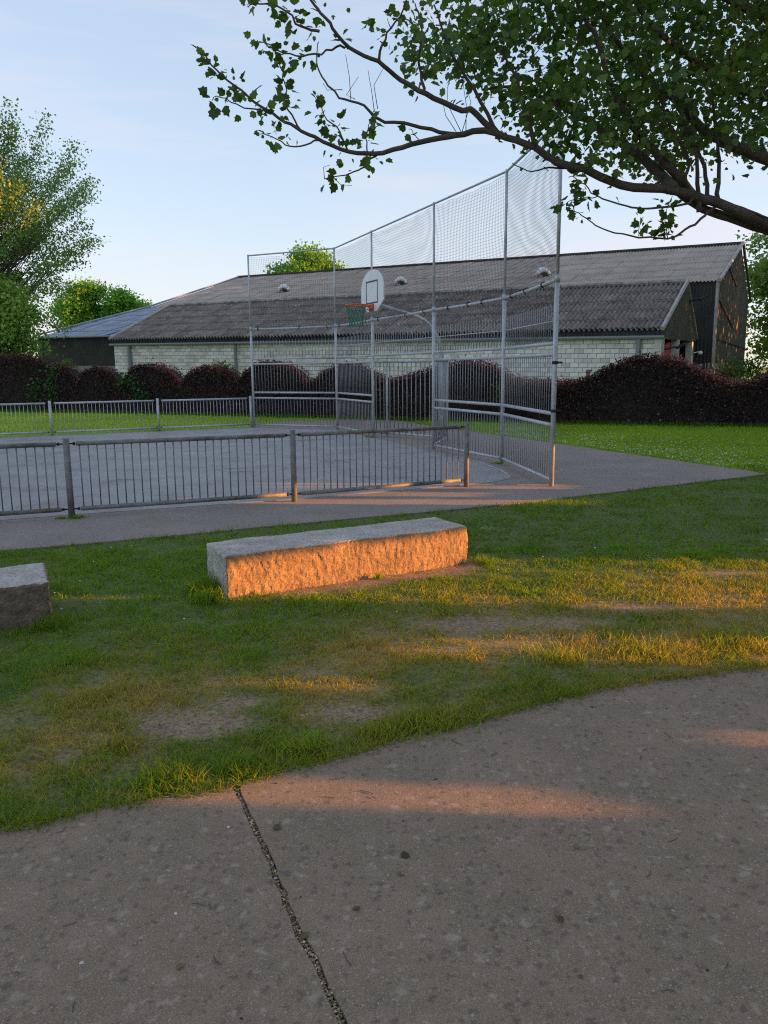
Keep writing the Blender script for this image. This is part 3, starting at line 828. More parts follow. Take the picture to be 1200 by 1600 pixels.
# ------------------------------------------------------------------ tall court end fence
POSTS = [PA, PB, PC, PD, PE, PF]
TOP, PIPE = 4.85, 2.82
fence = tag(empty('court_fence', PC), 'tall galvanised ball court end fence with bars below and netting above', 'fence')
for i, p in enumerate(POSTS):
    mb = MB()
    mb.tube([p, p + Vector((0, 0, PIPE + 0.03))], 0.034, 12)
    mb.tube([p + Vector((0, 0, PIPE + 0.03)), p + Vector((0, 0, TOP + 0.03))], 0.024, 10)
    mb.tube([p + Vector((0, 0, PIPE - 0.03)), p + Vector((0, 0, PIPE + 0.06))], 0.041, 12)
    po = mb.build('post', M['steel'], fence, origin=p)
    for q in po.data.polygons: q.use_smooth = len(q.vertices) == 4
    if i == 5:
        for z in (1.06, 1.72):
            b = MB().tube([(-0.01, 0, 0), (0.1, -0.01, 0)], 0.014, 8); b.tube([(0, 0, -0.02), (0, 0, 0.02)], 0.042, 12)
            link('clamp', b.mesh('clamp', M['black']), po, Matrix.Translation(p + Vector((0, 0, z))))

def bar_row(parent, a, b, z0, z1, n, key, r=0.0062):
    for i in range(n):
        q = a.lerp(b, (i + 0.5) / n)
        link('bar', rod_mesh(key, r, z1 - z0, M['bar_steel']), parent, Matrix.Translation(Vector((q.x, q.y, z0))))

def span(a, b, tiers=True, nb=25):
    d = (b - a).normalized(); s0, s1 = a + d * 0.06, b - d * 0.06
    mb = MB()
    zs = (0.09, 0.86, 1.02, 1.83, 1.98) if tiers else (1.98,)
    for z in zs:
        mb.tube([s0 + Vector((0, 0, z)), s1 + Vector((0, 0, z))], 0.027 if z > 0.1 else 0.024, 10)
    mb.tube([s0 + Vector((0, 0, 2.28)), s1 + Vector((0, 0, 2.28))], 0.009, 6)
    pan = mb.build('bar_panel', M['steel'], fence, True, origin=s0)
    if tiers:
        bar_row(pan, s0, s1, 0.09, 0.86, nb, 'bar_low')
        bar_row(pan, s0, s1, 1.02, 1.83, nb, 'bar_mid')
    bar_row(pan, s0, s1, 1.98, 2.50, nb, 'bar_up')
    # pipe that carries the foot of the net, with black ties
    mb = MB(); mb.tube([s0 + Vector((0, 0, PIPE)), s0.lerp(s1, 0.5) + Vector((0, 0, PIPE - 0.012)), s1 + Vector((0, 0, PIPE))], 0.026, 10)
    pr = mb.build('net_pipe', M['steel'], fence, True, origin=s0)
    for i in range(3):
        q = s0.lerp(s1, (i + random.uniform(0.2, 0.8)) / 3)
        t = MB()
        for k in range(3):
            w_ = d * random.uniform(-0.05, 0.05)
            pts = [w_ * math.sin(t2) + Vector((-d.y, d.x, 0)) * 0.036 * math.cos(t2 * 1.0) + Vector((0, 0, 0.036 * math.sin(t2))) for t2 in [j * 0.785 for j in range(9)]]
            t.tube(pts, 0.006, 5)
        t.tube([(0, 0, -0.03), d * 0.04 + Vector((0, 0, -0.09))], 0.006, 5)
        link('tie', t.mesh('tie', M['black']), pr, Matrix.Translation(q + Vector((0, 0, PIPE))))
    mb = MB(); mb.tube([a + Vector((0, 0, TOP)), b + Vector((0, 0, TOP))], 0.02, 8)
    mb.build('top_rail', M['steel'], fence, True, origin=a)
    # knotted net: two families of cords
    nrm = Vector((-d.y, d.x, 0)); ln = (s1 - s0).length
    nu, nv = int(ln / 0.055), int((TOP - PIPE) / 0.055)
    sd_ = random.random() * 50
    def npt(u, v):
        hang = math.sin(math.pi * u) * (1 - abs(2 * v - 1) * 0.0)
        bul = 0.05 * math.sin(math.pi * v) * math.sin(math.pi * u) + 0.03 * mnoise.noise(Vector((u * 2.3, v * 2.3, sd_)))
        z = PIPE + 0.01 + (TOP - 0.05 - PIPE) * v - 0.05 * math.sin(math.pi * u) * (0.35 + 0.3 * v) * 1.0 - 0.02 * abs(math.sin(u * ln * 5)) * (v > 0.97)
        z += 0.03 * mnoise.noise(Vector((u * 3 + 9, v * 2, sd_)))
        uu = u + 0.012 * mnoise.noise(Vector((u * 4, v * 3, sd_ + 7)))
        return s0.lerp(s1, min(max(uu, 0), 1)) + nrm * bul + Vector((0, 0, z))
    mb = MB()
    for i in range(nu + 1):
        mb.tube([npt(i / nu, j / 10) for j in range(11)], 0.0021, 3, False)
    for j in range(nv + 1):
        mb.tube([npt(i / 14, j / nv) for i in range(15)], 0.0021, 3, False)
    tag(mb.build('net', M['cord'], fence, origin=s0), kind='stuff')
for i, (a, b) in enumerate(zip(POSTS[:-1], POSTS[1:])):
    span(a, b, i != 2)
# loose slack of net gathered over the bars of the near corner panel
def slack(a, b, z0, z1):
    d = (b - a).normalized(); s0, s1 = a + d * 0.06, b - d * 0.06
    nrm = Vector((-d.y, d.x, 0)); mb = MB(); ln = (s1 - s0).length
    nu, nv = int(ln / 0.06), int((z1 - z0) / 0.06)
    def p(u, v): return s0.lerp(s1, u) + nrm * (0.045 + 0.03 * mnoise.noise(Vector((u * 4, v * 3, 3)))) + Vector((0, 0, z0 + (z1 - z0) * v - 0.1 * math.sin(math.pi * u) * (1 - v) + 0.02 * mnoise.noise(Vector((u * 6, v * 4, 8)))))
    for i in range(nu + 1): mb.tube([p(i / nu, j / 6) for j in range(7)], 0.0021, 3, False)
    for j in range(nv + 1): mb.tube([p(i / 12, j / nv) for i in range(13)], 0.0021, 3, False)
    tag(mb.build('net', M['cord'], fence, origin=s0), kind='stuff')
slack(PE, PF, 2.12, 2.80)
slack(PD, PE, 2.45, 2.80)

# goal recess: side, back and side of bars behind the opening PC-PD
G1, G2 = Vector((0.10, 19.66, 0)), Vector((1.47, 18.2, 0))
for a, b, n, r in ((PC, G1, 3, 0.011), (G1, G2, 13, 0.0115), (G2, PD, 7, 0.011)):
    d = (b - a).normalized(); s0, s1 = a + d * 0.03, b - d * 0.03
    mb = MB()
    for z in (0.09, 1.83): mb.tube([s0 + Vector((0, 0, z)), s1 + Vector((0, 0, z))], 0.025, 10)
    pan = mb.build('goal_panel', M['steel'], fence, True, origin=s0)
    bar_row(pan, s0, s1, 0.09, 1.83, n, 'bar_goal%d' % int(r * 1e4), r)
for p in (G1, G2):
    mb = MB().tube([p, p + Vector((0, 0, 1.9))], 0.03, 10); mb.build('post', M['steel'], fence, True, origin=p)

# ------------------------------------------------------------------ basketball hoop
hoop = tag(empty('basketball_hoop', (1.36, 18.75, 0)), 'basketball hoop with white rounded backboard and green net on curved pole', 'basketball hoop')
POLE = Vector((1.36, 18.75, 0)); OUT = Vector((-0.905, -0.425, 0)).normalized(); SIDE = Vector((-OUT.y, OUT.x, 0))
BB = POLE + OUT * 1.74
mb = MB()
pts = [POLE + Vector((0, 0, z)) for z in (0, 1.2, 2.0)]
mb.tube(pts, 0.055, 12)
arm = [POLE + Vector((0, 0, 2.0))]
for k in range(1, 10):
    t = k / 9 * math.pi / 2 * 0.84
    arm.append(POLE + OUT * (0.95 * (1 - math.cos(t))) + Vector((0, 0, 2.0 + 0.88 * math.sin(t))))
e = arm[-1]
arm.append(BB - OUT * 0.05 + Vector((0, 0, 3.09)))
mb.tube(arm, 0.042, 12)
mb.build('pole', M['steel'], hoop, True, origin=POLE)
mb = MB().tube([(0, 0, -0.05), (0, 0, 0.05)], 0.07, 12)
link('collar', mb.mesh('collar', M['steel']), hoop, Matrix.Translation(POLE + Vector((0, 0, 1.95))))
# backboard outline in its own plane: (across, up)
prof = []
W2 = 0.585
for k in range(0, 15):
    t = math.pi * k / 14
    prof.append((W2 * math.cos(t), 3.40 + 0.41 * math.sin(t)))
prof += [(-W2, 3.12), (-0.26, 2.92), (0.26, 2.92), (W2, 3.12)]
def bbp(a, z, off=0.0): return BB + SIDE * a + OUT * off + Vector((0, 0, z))
mb = MB(); mb.prism([bbp(a, z, 0.012) for a, z in prof], -OUT * 0.03)
board = mb.build('backboard', M['white'], hoop, origin=BB + Vector((0, 0, 3.3)))
mb = MB(); lw = 0.032
for (a0, z0, a1, z1) in ((-0.295, 3.10, 0.295, 3.10), (-0.295, 3.56, 0.295, 3.56)):
    mb.prism([bbp(a0 - lw / 2, z0 - lw / 2, 0.016), bbp(a1 + lw / 2, z0 - lw / 2, 0.016), bbp(a1 + lw / 2, z0 + lw / 2, 0.016), bbp(a0 - lw / 2, z0 + lw / 2, 0.016)], -OUT * 0.003)
for a0 in (-0.295, 0.295):
    mb.prism([bbp(a0 - lw / 2, 3.10 + lw / 2, 0.016), bbp(a0 + lw / 2, 3.10 + lw / 2, 0.016), bbp(a0 + lw / 2, 3.56 - lw / 2, 0.016), bbp(a0 - lw / 2, 3.56 - lw / 2, 0.016)], -OUT * 0.003)
mb.build('target_square', M['blue_line'], board, origin=BB + Vector((0, 0, 3.3)))
RZ, RR = 3.045, 0.228
RC = BB + OUT * (0.40) + Vector((0, 0, RZ))
mb = MB()
ring = [RC + OUT * (RR * math.cos(t)) + SIDE * (RR * math.sin(t)) for t in [2 * math.pi * k / 28 for k in range(29)]]
mb.tube(ring, 0.013, 8)
for s_ in (-1, 1):
    mb.tube([RC - OUT * (RR * 0.75) + SIDE * (0.15 * s_), BB + OUT * 0.015 + SIDE * (0.08 * s_) + Vector((0, 0, RZ - 0.02))], 0.013, 6)
    mb.tube([RC - OUT * (RR * 0.35) + SIDE * (0.21 * s_), BB + OUT * 0.015 + SIDE * (0.07 * s_) + Vector((0, 0, RZ - 0.10))], 0.011, 6)
mb.prism([BB + OUT * 0.018 + SIDE * a + Vector((0, 0, z)) for a, z in ((-0.1, RZ - 0.13), (0.1, RZ - 0.13), (0.1, RZ + 0.03), (-0.1, RZ + 0.03))], OUT * 0.02)
rim = mb.build('rim', M['orange'], hoop, True, origin=RC)
mb = MB()
NN = 14; RN = [(0, 0.225), (-0.1, 0.2), (-0.2, 0.172), (-0.3, 0.155), (-0.4, 0.15), (-0.46, 0.165)]
for k in range(NN):
    for sg in (-1, 1):
        pts = []
        for j, (dz, rr) in enumerate(RN):
            t = 2 * math.pi * (k + sg * j * 0.5) / NN
            pts.append(RC + OUT * (rr * math.cos(t)) + SIDE * (rr * math.sin(t)) + Vector((0, 0, dz)))
        mb.tube(pts, 0.0055, 4)
mb.build('hoop_net', M['green_net'], hoop, origin=RC)

# ------------------------------------------------------------------ copper beech hedge
HEDGE = [(-26, 37.6), (-16.56, 34.29), (-10.93, 32.34), (5.3, 23.66), (10.57, 21.67), (16, 19.6)]
TOPPX = [(-80, 548), (0, 557), (30, 555), (50, 557), (70, 565), (78, 571), (90, 571), (105, 574), (115, 584), (119, 590), (125, 582), (135, 577), (145, 575), (155, 575), (165, 577), (175, 582),
         (182, 592), (186, 594), (195, 585), (205, 574), (220, 570), (240, 570), (260, 575), (275, 586), (281, 592), (290, 583), (300, 577), (315, 573), (340, 573), (355, 578), (365, 585), (371, 589),
         (380, 580), (395, 570), (410, 566), (440, 567), (460, 575), (475, 588), (485, 590), (500, 582), (520, 572), (540, 568), (560, 570), (580, 585), (600, 592), (620, 592), (650, 582), (670, 576),
         (690, 570), (715, 565), (740, 564), (765, 570), (785, 580), (795, 590), (820, 594), (870, 595), (880, 596), (900, 595), (920, 590), (940, 576), (970, 563), (1000, 556), (1030, 556), (1060, 561),
         (1085, 574), (1110, 585), (1140, 598), (1165, 597), (1185, 590), (1200, 581), (1240, 560), (1300, 560), (1360, 590), (1420, 560)]
def hedge_point(px):
    d = Fv + Rv * ((px - 600) / FPX) + Uv * ((800 - 600) / FPX)
    k = d.x / d.y
    for (x0, y0), (x1, y1) in zip(HEDGE[:-1], HEDGE[1:]):
        den = (x1 - x0) - k * (y1 - y0)
        t = (k * y0 - x0) / den
        if -1e-6 <= t <= 1 + 1e-6:
            return Vector((x0 + (x1 - x0) * t, y0 + (y1 - y0) * t, 0))
    return None
HS = []
for px, py in TOPPX:
    if px < 500 and py > 579: py += (py - 579) * 0.6
    p = hedge_point(px)
    if p is None: continue
    HS.append((p.x, p.y, at(px, py, p.y + 0.25).z))
HS = [(-26, 37.6, 1.9), (-22, 36.2, 2.2)] + [h for h in HS if h[0] > -21.5]
HA = np.array(HS)
hs_len = np.concatenate([[0], np.cumsum(np.hypot(np.diff(HA[:, 0]), np.diff(HA[:, 1])))])
def hedge_at(s):
    return np.stack([np.interp(s, hs_len, HA[:, 0]), np.interp(s, hs_len, HA[:, 1]), np.interp(s, hs_len, HA[:, 2])], -1)
HDIR = Vector((0.905, -0.425, 0)); HN = Vector((-0.425, -0.905, 0))     # HN faces the court
def build_hedge():
    root = tag(empty('beech_hedge', (0, 26.5, 0)), 'dark copper beech hedge clipped into waves behind the lawn', 'hedge')
    tot = hs_len[-1]
    ss = np.arange(0, tot, 0.12)
    prof_n = 13
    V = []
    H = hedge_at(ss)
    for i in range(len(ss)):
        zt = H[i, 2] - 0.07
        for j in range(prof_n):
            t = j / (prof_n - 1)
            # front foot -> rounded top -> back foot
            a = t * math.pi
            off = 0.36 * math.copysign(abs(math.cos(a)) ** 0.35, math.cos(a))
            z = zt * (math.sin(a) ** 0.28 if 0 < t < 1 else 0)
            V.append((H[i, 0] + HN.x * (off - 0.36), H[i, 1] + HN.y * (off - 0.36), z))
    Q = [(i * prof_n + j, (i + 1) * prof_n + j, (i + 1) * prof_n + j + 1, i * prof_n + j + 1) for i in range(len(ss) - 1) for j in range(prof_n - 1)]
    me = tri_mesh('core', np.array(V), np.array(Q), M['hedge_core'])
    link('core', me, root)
    n = 95000
    s = rng.uniform(0, tot, n); H = hedge_at(s)
    a = np.where(rng.random(n) < 0.62, rng.uniform(0.0, 0.42, n), rng.uniform(0.25, 0.8, n)) * math.pi
    off = 0.36 * np.sign(np.cos(a)) * np.abs(np.cos(a)) ** 0.35
    sa = np.sin(a)
    # even spread up the face
    face = rng.random(n) < 0.68
    zf = rng.random(n) ** 0.85 * 0.97
    off = np.where(face, 0.36 - 0.22 * np.clip(zf - 0.7, 0, 1), off)
    z = np.where(face, zf * H[:, 2], H[:, 2] * sa ** 0.28) + rng.normal(0, 0.03, n) + np.where(~face, np.abs(rng.normal(0, 0.035, n)), 0)
    z = z + np.where((rng.random(n) < 0.05) & ~face, rng.exponential(0.07, n), 0)
    off += rng.normal(0, 0.035, n) + 0.06 * (fnoise(s, z, 1.6, 5) - 0.45)
    P = np.stack([H[:, 0] + HN.x * (off - 0.36), H[:, 1] + HN.y * (off - 0.36), np.maximum(z, 0.03)], 1)
    young = np.clip((z - (H[:, 2] - 0.28)) / 0.3, 0, 1) * (0.35 + 0.65 * (fnoise(s, z * 0, 0.5, 6) > 0.47))
    slope = np.gradient(HA[:, 2], hs_len)
    young *= np.where(np.interp(s, hs_len, slope) < -0.02, 1.35, 0.55)
    base = np.array([0.032, 0.018, 0.0155]); red = np.array([0.17, 0.055, 0.048]); gl = np.array([0.13, 0.09, 0.07])
    r = rng.random((n, 1))
    C = base * (1 - young[:, None]) + red * young[:, None]
    C = np.where(r < 0.08, gl, C) * rng.uniform(0.5, 1.6, (n, 1))
    brown = np.clip((-13.2 - P[:, 0]) / 1.5, 0, 1)[:, None]
    C = C * (1 - 0.35 * brown) + np.array([0.06, 0.032, 0.022]) * 0.35 * brown
    tv = [(-0.5, 0, 0), (0.15, -0.36, 0.05), (0.55, 0, -0.05), (0.15, 0.36, 0.05)]
    Vv, T, Cc = scatter(tv, [(0, 1, 2), (0, 2, 3)], P, rand_frames(n, 0.3), rng.uniform(0.045, 0.085, n), C)
    tag(link('foliage', tri_mesh('foliage', Vv, T, M['hedge_leaf'], Cc), root), kind='stuff')
build_hedge()

def leaf_bush(name, label, cat, pts, cnt, size, c, spread, group=None, m='leaf'):
    """loose climbing or sprouting leaves round given points"""
    P = np.concatenate([np.array(p)[None] + rng.normal(0, 1, (cnt, 3)) * np.array(spread) for p in pts])
    P[:, 2] = np.maximum(P[:, 2], 0.02)
    n = len(P)
    C = np.array(c)[None] * rng.uniform(0.6, 1.5, (n, 1))
    tv = [(-0.5, 0, 0), (0.1, -0.34, 0.06), (0.55, 0, -0.08), (0.1, 0.34, 0.06)]
    V, T, Cc = scatter(tv, [(0, 1, 2), (0, 2, 3)], P, rand_frames(n, 0.6), size * rng.uniform(0.6, 1.3, n), C)
    root = tag(empty(name, (pts[0][0], pts[0][1], 0)), label, cat, group)
    tag(link('foliage', tri_mesh('foliage', V, T, M[m], Cc), root), kind='stuff')
    mb = MB()
    for p in pts:
        p = Vector(p); q = Vector((p.x + 0.1, p.y, 0))
        mb.tube([q, q.lerp(p, 0.5) + Vector((0.05, 0, 0)), p + Vector((0, 0, 0.05))], [0.018, 0.012, 0.006], 5)
    mb.build('stem', M['bark'], root)
def hp(px, py, out=0.1):
    b = hedge_point(px); b = b + HN * out
    return tuple(at(px, py, b.y))
GR = (0.06, 0.14, 0.03)
leaf_bush('climbing_weed', 'green weed climbing the hedge beneath the light green tree', 'climbing plant', [hp(55, 612), hp(60, 600), hp(57, 630), hp(80, 595), hp(84, 582), hp(78, 612), hp(84, 625)], 60, 0.13, GR, (0.17, 0.05, 0.2), 'weeds growing up through the hedge')
leaf_bush('climbing_weed', 'green weed on the hedge below the drainpipe of the block wall', 'climbing plant', [hp(197, 590), hp(203, 598), hp(212, 605), hp(222, 612), hp(226, 622), hp(190, 598), hp(217, 618)], 60, 0.12, (0.045, 0.12, 0.035), (0.15, 0.05, 0.15), 'weeds growing up through the hedge')
leaf_bush('hedge_sprout', 'pale green sprout poking above the hedge against the dark wall', 'plant', [hp(106, 567, -0.4), hp(105, 575, -0.4)], 60, 0.12, (0.12, 0.19, 0.06), (0.15, 0.1, 0.1), 'sprouts above the hedge')
leaf_bush('hedge_sprout', 'pale green sprout above the hedge against the grey block wall', 'plant', [hp(347, 571, -0.4), hp(350, 577, -0.4)], 60, 0.12, (0.12, 0.18, 0.06), (0.18, 0.1, 0.1), 'sprouts above the hedge')
leaf_bush('climbing_weed', 'sparse green weed on the hedge behind the court fence bars', 'climbing plant', [hp(778, 600), hp(782, 615), hp(776, 630)], 30, 0.09, GR, (0.1, 0.05, 0.13), 'weeds growing up through the hedge')

# ------------------------------------------------------------------ barn buildings
B0 = Vector((12.95, 37.3, -0.10)); SH = 0.0125; SK = 0.968
def BW(s, t, z): return Vector((B0.x - 0.866 * s * SK + 0.5 * t, B0.y + 0.5 * s * SK + 0.866 * t, max(z + B0.z, 0.0) + SH * s))
SA = Vector((-0.866, 0.5, SH)).normalized(); TA = Vector((0.5, 0.866, 0))
EAVE, RIDGE_A, TR = 3.5, 6.02, 5.6
LA = 37.5

def sheet_mesh(key, wd, ln, pitch, amp, m, lip=0.03):
    """corrugated sheet: x across, y up the slope, z out; lower edge has a real thickness"""
    if key in MESHES: return MESHES[key]
    nr = round(wd / pitch); seg = 5
    xs = np.linspace(0, wd, nr * seg + 1)
    zz = amp * np.cos(xs / pitch * 2 * math.pi) ** 1
    v, f = [], []
    for x, z in zip(xs, zz):
        v += [(x, 0, z - lip), (x, 0, z), (x, ln, z)]
    for i in range(len(xs) - 1):
        a = i * 3; b = a + 3
        f += [(a, b, b + 1, a + 1), (a + 1, b + 1, b + 2, a + 2)]
    MESHES[key] = MB().add(v, f).mesh(key, m, False)
    return MESHES[key]

def lay_roof(parent, name, p00, s_dir, n_cols, wd, up_vec, n_rows, me_key, pitch, amp, m, tilt=0.05):
    """p00 = lower right corner; columns run along s_dir, rows up the slope"""
    row = up_vec.length / n_rows; up = up_vec.normalized()
    nrm = up.cross(s_dir).normalized()
    if nrm.z < 0: nrm = -nrm
    me = sheet_mesh(me_key, wd, row * 1.06, pitch, amp, m)
    for r in range(n_rows):
        for c in range(n_cols):
            o = p00 + s_dir * (c * wd) + up * (r * row) + nrm * (0.03 + 0.012 * (c % 2) + random.uniform(0, 0.012))
            u2 = (up * row * 1.06 - nrm * tilt).normalized()
            xx = s_dir; nn = xx.cross(u2).normalized()
            if nn.z < 0: nn = -nn
            # keep a right-handed frame
            mat4 = Matrix(((xx.x, u2.x, nn.x, o.x), (xx.y, u2.y, nn.y, o.y), (xx.z, u2.z, nn.z, o.z), (0, 0, 0, 1)))
            if mat4.to_3x3().determinant() < 0:
                xx = -s_dir; o = o + s_dir * wd
                mat4 = Matrix(((xx.x, u2.x, nn.x, o.x), (xx.y, u2.y, nn.y, o.y), (xx.z, u2.z, nn.z, o.z), (0, 0, 0, 1)))
            link(name, me, parent, mat4 @ Matrix.Translation((0, 0, 0.03 * 0)))

# --- block-built annex in front
annex = tag(empty('block_building', BW(0, 0, 0)), 'long grey concrete block building with dark ribbed roof behind the hedge', 'building')
mb = MB().hexa([BW(0, 0, 0), BW(LA, 0, 0), BW(LA, 0.3, 0), BW(0, 0.3, 0), BW(0, 0, 3.06), BW(LA, 0, 3.06), BW(LA, 0.3, 3.06), BW(0, 0.3, 3.06)])
wall = mb.build('wall', M['mortar'], annex)
# blocks, proud of the mortar
bm_ = MB().add([(x, y, z) for x in (0, 0.408) for y in (-0.022, 0.01) for z in (0, 0.203)], [(0, 1, 3, 2), (4, 6, 7, 5), (0, 4, 5, 1), (2, 3, 7, 6), (0, 2, 6, 4), (1, 5, 7, 3)])
block_me = bm_.mesh('block', M['block'])
rot_b = Matrix(((-0.866, 0.5, 0), (0.5, 0.866, 0), (0, 0, 1))).to_4x4()
half_me = MB().add([(x, y, z) for x in (0, 0.21) for y in (-0.016, 0.01) for z in (0, 0.21)], [(0, 1, 3, 2), (4, 6, 7, 5), (0, 4, 5, 1), (2, 3, 7, 6), (0, 2, 6, 4), (1, 5, 7, 3)]).mesh('half_block', M['block'])
Rb = Matrix(((0.866, 0.5, 0), (-0.5, 0.866, 0), (0, 0, 1))).to_4x4()   # x runs towards the right-hand end
rest = MB(); shown = 0; cand = []
for r in range(13):
    z = 3.06 - (r + 1) * 0.226
    s = 0.0 if r % 2 else -0.2225
    while s < LA - 0.01:
        s0, s1 = max(s, 0.0), min(s + 0.422, LA)
        if s1 - s0 > 0.1:
            c = BW((s0 + s1) / 2, 0, z + 0.2)
            k = c.x / c.y
            # sight line over the hedge
            vis = False
            for (hx, hy, hz) in HS:
                pass
            cand.append((c.length, s0, s1, z, c))
        s += 0.445
def over_hedge(c):
    k = c.x / c.y
    i = int(np.argmin(np.abs(HA[:, 0] / HA[:, 1] - k)))
    hz, hy = HA[i, 2], HA[i, 1]
    return HC + (c.z - HC) * hy / c.y > hz - 0.03
cand.sort(key=lambda q: (not over_hedge(q[4]), q[0]))
for i, (dist, s0, s1, z, c) in enumerate(cand):
    full = abs(s1 - s0 - 0.422) < 0.01
    if i < 298 and full and over_hedge(c):
        link('block', block_me, wall, Matrix.Translation(BW(s1, 0, z)) @ Rb)
    else:
        rest.hexa([BW(s0, -0.022, z), BW(s1, -0.022, z), BW(s1, 0.01, z), BW(s0, 0.01, z), BW(s0, -0.022, z + 0.203), BW(s1, -0.022, z + 0.203), BW(s1, 0.01, z + 0.203), BW(s0, 0.01, z + 0.203)])
tag(rest.build('farther_blocks', M['block'], wall), kind='stuff')
# left end and back walls, floor of porch
MB().hexa([BW(LA - 0.25, 0.3, 0), BW(LA, 0.3, 0), BW(LA, 9.6, 0), BW(LA - 0.25, 9.6, 0), BW(LA - 0.25, 0.3, 3.06), BW(LA, 0.3, 3.06), BW(LA, 9.6, 3.06), BW(LA - 0.25, 9.6, 3.06)]).build('end_wall', M['mortar'], annex)
# gutter, downpipes
MB().tube([BW(-0.15, -0.22, 3.10), BW(LA + 0.2, -0.22, 3.10)], 0.085, 8).build('gutter', M['gutter'], annex)
for s in (1.05, 26.3, 35.9):
    MB().tube([BW(s, -0.12, 0), BW(s, -0.12, 3.05)], 0.13 if s < 2 or s > 30 else 0.09, 8).build('downpipe', M['gutter'], annex)
# dark corrugated fascia between gutter and roof
fm = None
for c in range(38):
    if fm is None:
        xs = np.linspace(0, 0.985, 36); v, f = [], []
        for x in xs:
            zz = 0.035 * math.cos(x / 0.197 * 2 * math.pi)
            v += [(x, -zz, 0), (x, -zz, 0.42 + 0.03 * math.cos(x / 0.197 * 2 * math.pi))]
        f = [(2 * i, 2 * i + 2, 2 * i + 3, 2 * i + 1) for i in range(35)]
        fm = MB().add(v, f).mesh('fascia_sheet', M['fascia'])
    link('fascia_sheet', fm, annex, Matrix.Translation(BW(c * 0.985 + 0.985, -0.16, 3.13)) @ Rb)
# roof sheets
p00 = BW(0, -0.3, EAVE - 0.05)
upv = BW(0, TR, RIDGE_A) - p00
lay_roof(annex, 'roof_sheet', p00, SA, 37, 0.985, upv, 5, 'annex_sheet', 0.24625, 0.08, M['annex_roof'], 0.055)
mb = MB()
for c in range(38):
    a = BW(c * 0.985, TR, RIDGE_A + 0.07 + random.uniform(0, 0.03)); b = BW(c * 0.985 + 0.96, TR, RIDGE_A + 0.07 + random.uniform(0, 0.03))
    mb.tube([a, b], 0.12, 6)
mb.build('ridge_cap', M['cap'], annex)
MB().add([BW(0, TR, RIDGE_A), BW(LA, TR, RIDGE_A), BW(LA, 9.7, 3.4), BW(0, 9.7, 3.4)], [(0, 1, 2, 3)]).build('back_slope', M['annex_roof'], annex)
MB().tube([BW(-0.06, -0.32, EAVE - 0.02), BW(-0.06, TR, RIDGE_A + 0.1)], 0.11, 6).build('verge', M['trim'], annex)
MB().tube([BW(-0.06, TR, RIDGE_A + 0.1), BW(-0.06, 9.8, 3.25)], 0.07, 6).build('verge', M['trim'], annex)
MB().tube([BW(LA + 0.1, -0.32, EAVE), BW(LA + 0.1, TR, RIDGE_A + 0.12)], 0.1, 6).build('verge', M['trim'], annex)
def clad(poly_top, poly_bot, s, m, name, parent, pitch=0.2, amp=0.03):
    """vertical ribbed cladding on the gable plane s: between two (t, z) polylines"""
    t0, t1 = poly_bot[0][0], poly_bot[-1][0]
    ts = np.linspace(t0, t1, int((t1 - t0) / pitch * 4) + 1)
    zt = np.interp(ts, [p[0] for p in poly_top], [p[1] for p in poly_top]); zb = np.interp(ts, [p[0] for p in poly_bot], [p[1] for p in poly_bot])
    v = []
    for t, a, b in zip(ts, zt, zb):
        o = amp * math.cos(t / pitch * 2 * math.pi)
        v += [BW(s - o, t, b), BW(s - o, t, a)]
    return MB().add(v, [(2 * i, 2 * i + 2, 2 * i + 3, 2 * i + 1) for i in range(len(ts) - 1)]).build(name, m, parent)
clad([(-0.2, EAVE - 0.05), (TR, RIDGE_A), (9.7, 3.35)], [(-0.2, 3.02), (9.7, 3.15)], 0.0, M['cladding'], 'gable_cladding', annex)
# porch under the gable: posts, recessed brick wall, red board
for t in (0.2, 4.2, 8.6):
    MB().hexa([BW(-0.02, t - 0.35, 0), BW(0.3, t - 0.35, 0), BW(0.3, t + 0.35, 0), BW(-0.02, t + 0.35, 0), BW(-0.02, t - 0.35, 3.1), BW(0.3, t - 0.35, 3.1), BW(0.3, t + 0.35, 3.1), BW(-0.02, t + 0.35, 3.1)]).build('porch_post', M['concrete'], annex)
MB().hexa([BW(1.4, 0.3, 0), BW(1.6, 0.3, 0), BW(1.6, 9.6, 0), BW(1.4, 9.6, 0), BW(1.4, 0.3, 3.1), BW(1.6, 0.3, 3.1), BW(1.6, 9.6, 3.1), BW(1.4, 9.6, 3.1)]).build('porch_wall', M['brick'], annex)
MB().hexa([BW(0.1, 1.0, 0), BW(0.2, 1.0, 0), BW(0.2, 2.6, 0), BW(0.1, 2.6, 0), BW(0.1, 1.0, 2.7), BW(0.2, 1.0, 2.7), BW(0.2, 2.6, 2.95), BW(0.1, 2.6, 2.95)]).build('door', M['red'], annex, )
MB().hexa([BW(0.9, 5.2, 0), BW(1.0, 5.2, 0), BW(1.0, 6.6, 0), BW(0.9, 6.6, 0), BW(0.9, 5.2, 2.85), BW(1.0, 5.2, 2.85), BW(1.0, 6.6, 2.85), BW(0.9, 6.6, 2.85)]).build('door', mat('faded_pink_board', (0.42, 0.2, 0.17), (0.5, 0.26, 0.22), 3, 0.8), annex)
for tl, zl in ((0.6, 2.55), (6.6, 5.15)):
    mb = MB().tube([BW(0, tl, zl), BW(-0.5, tl + 0.2, zl + 0.12)], 0.05, 6); mb.box(BW(-0.75, tl + 0.2, zl + 0.18), (0.5, 0.14, 0.12), Matrix.Rotation(-0.5, 3, 'Y'))
    mb.build('wall_lamp', M['black'], annex)
mb = MB().tube([BW(-0.1, 8.6, 2.5), BW(-0.35, 8.7, 2.55)], 0.03, 6); mb.ball(BW(-0.45, 8.7, 2.5), 0.13, 8, 6, 0.8)
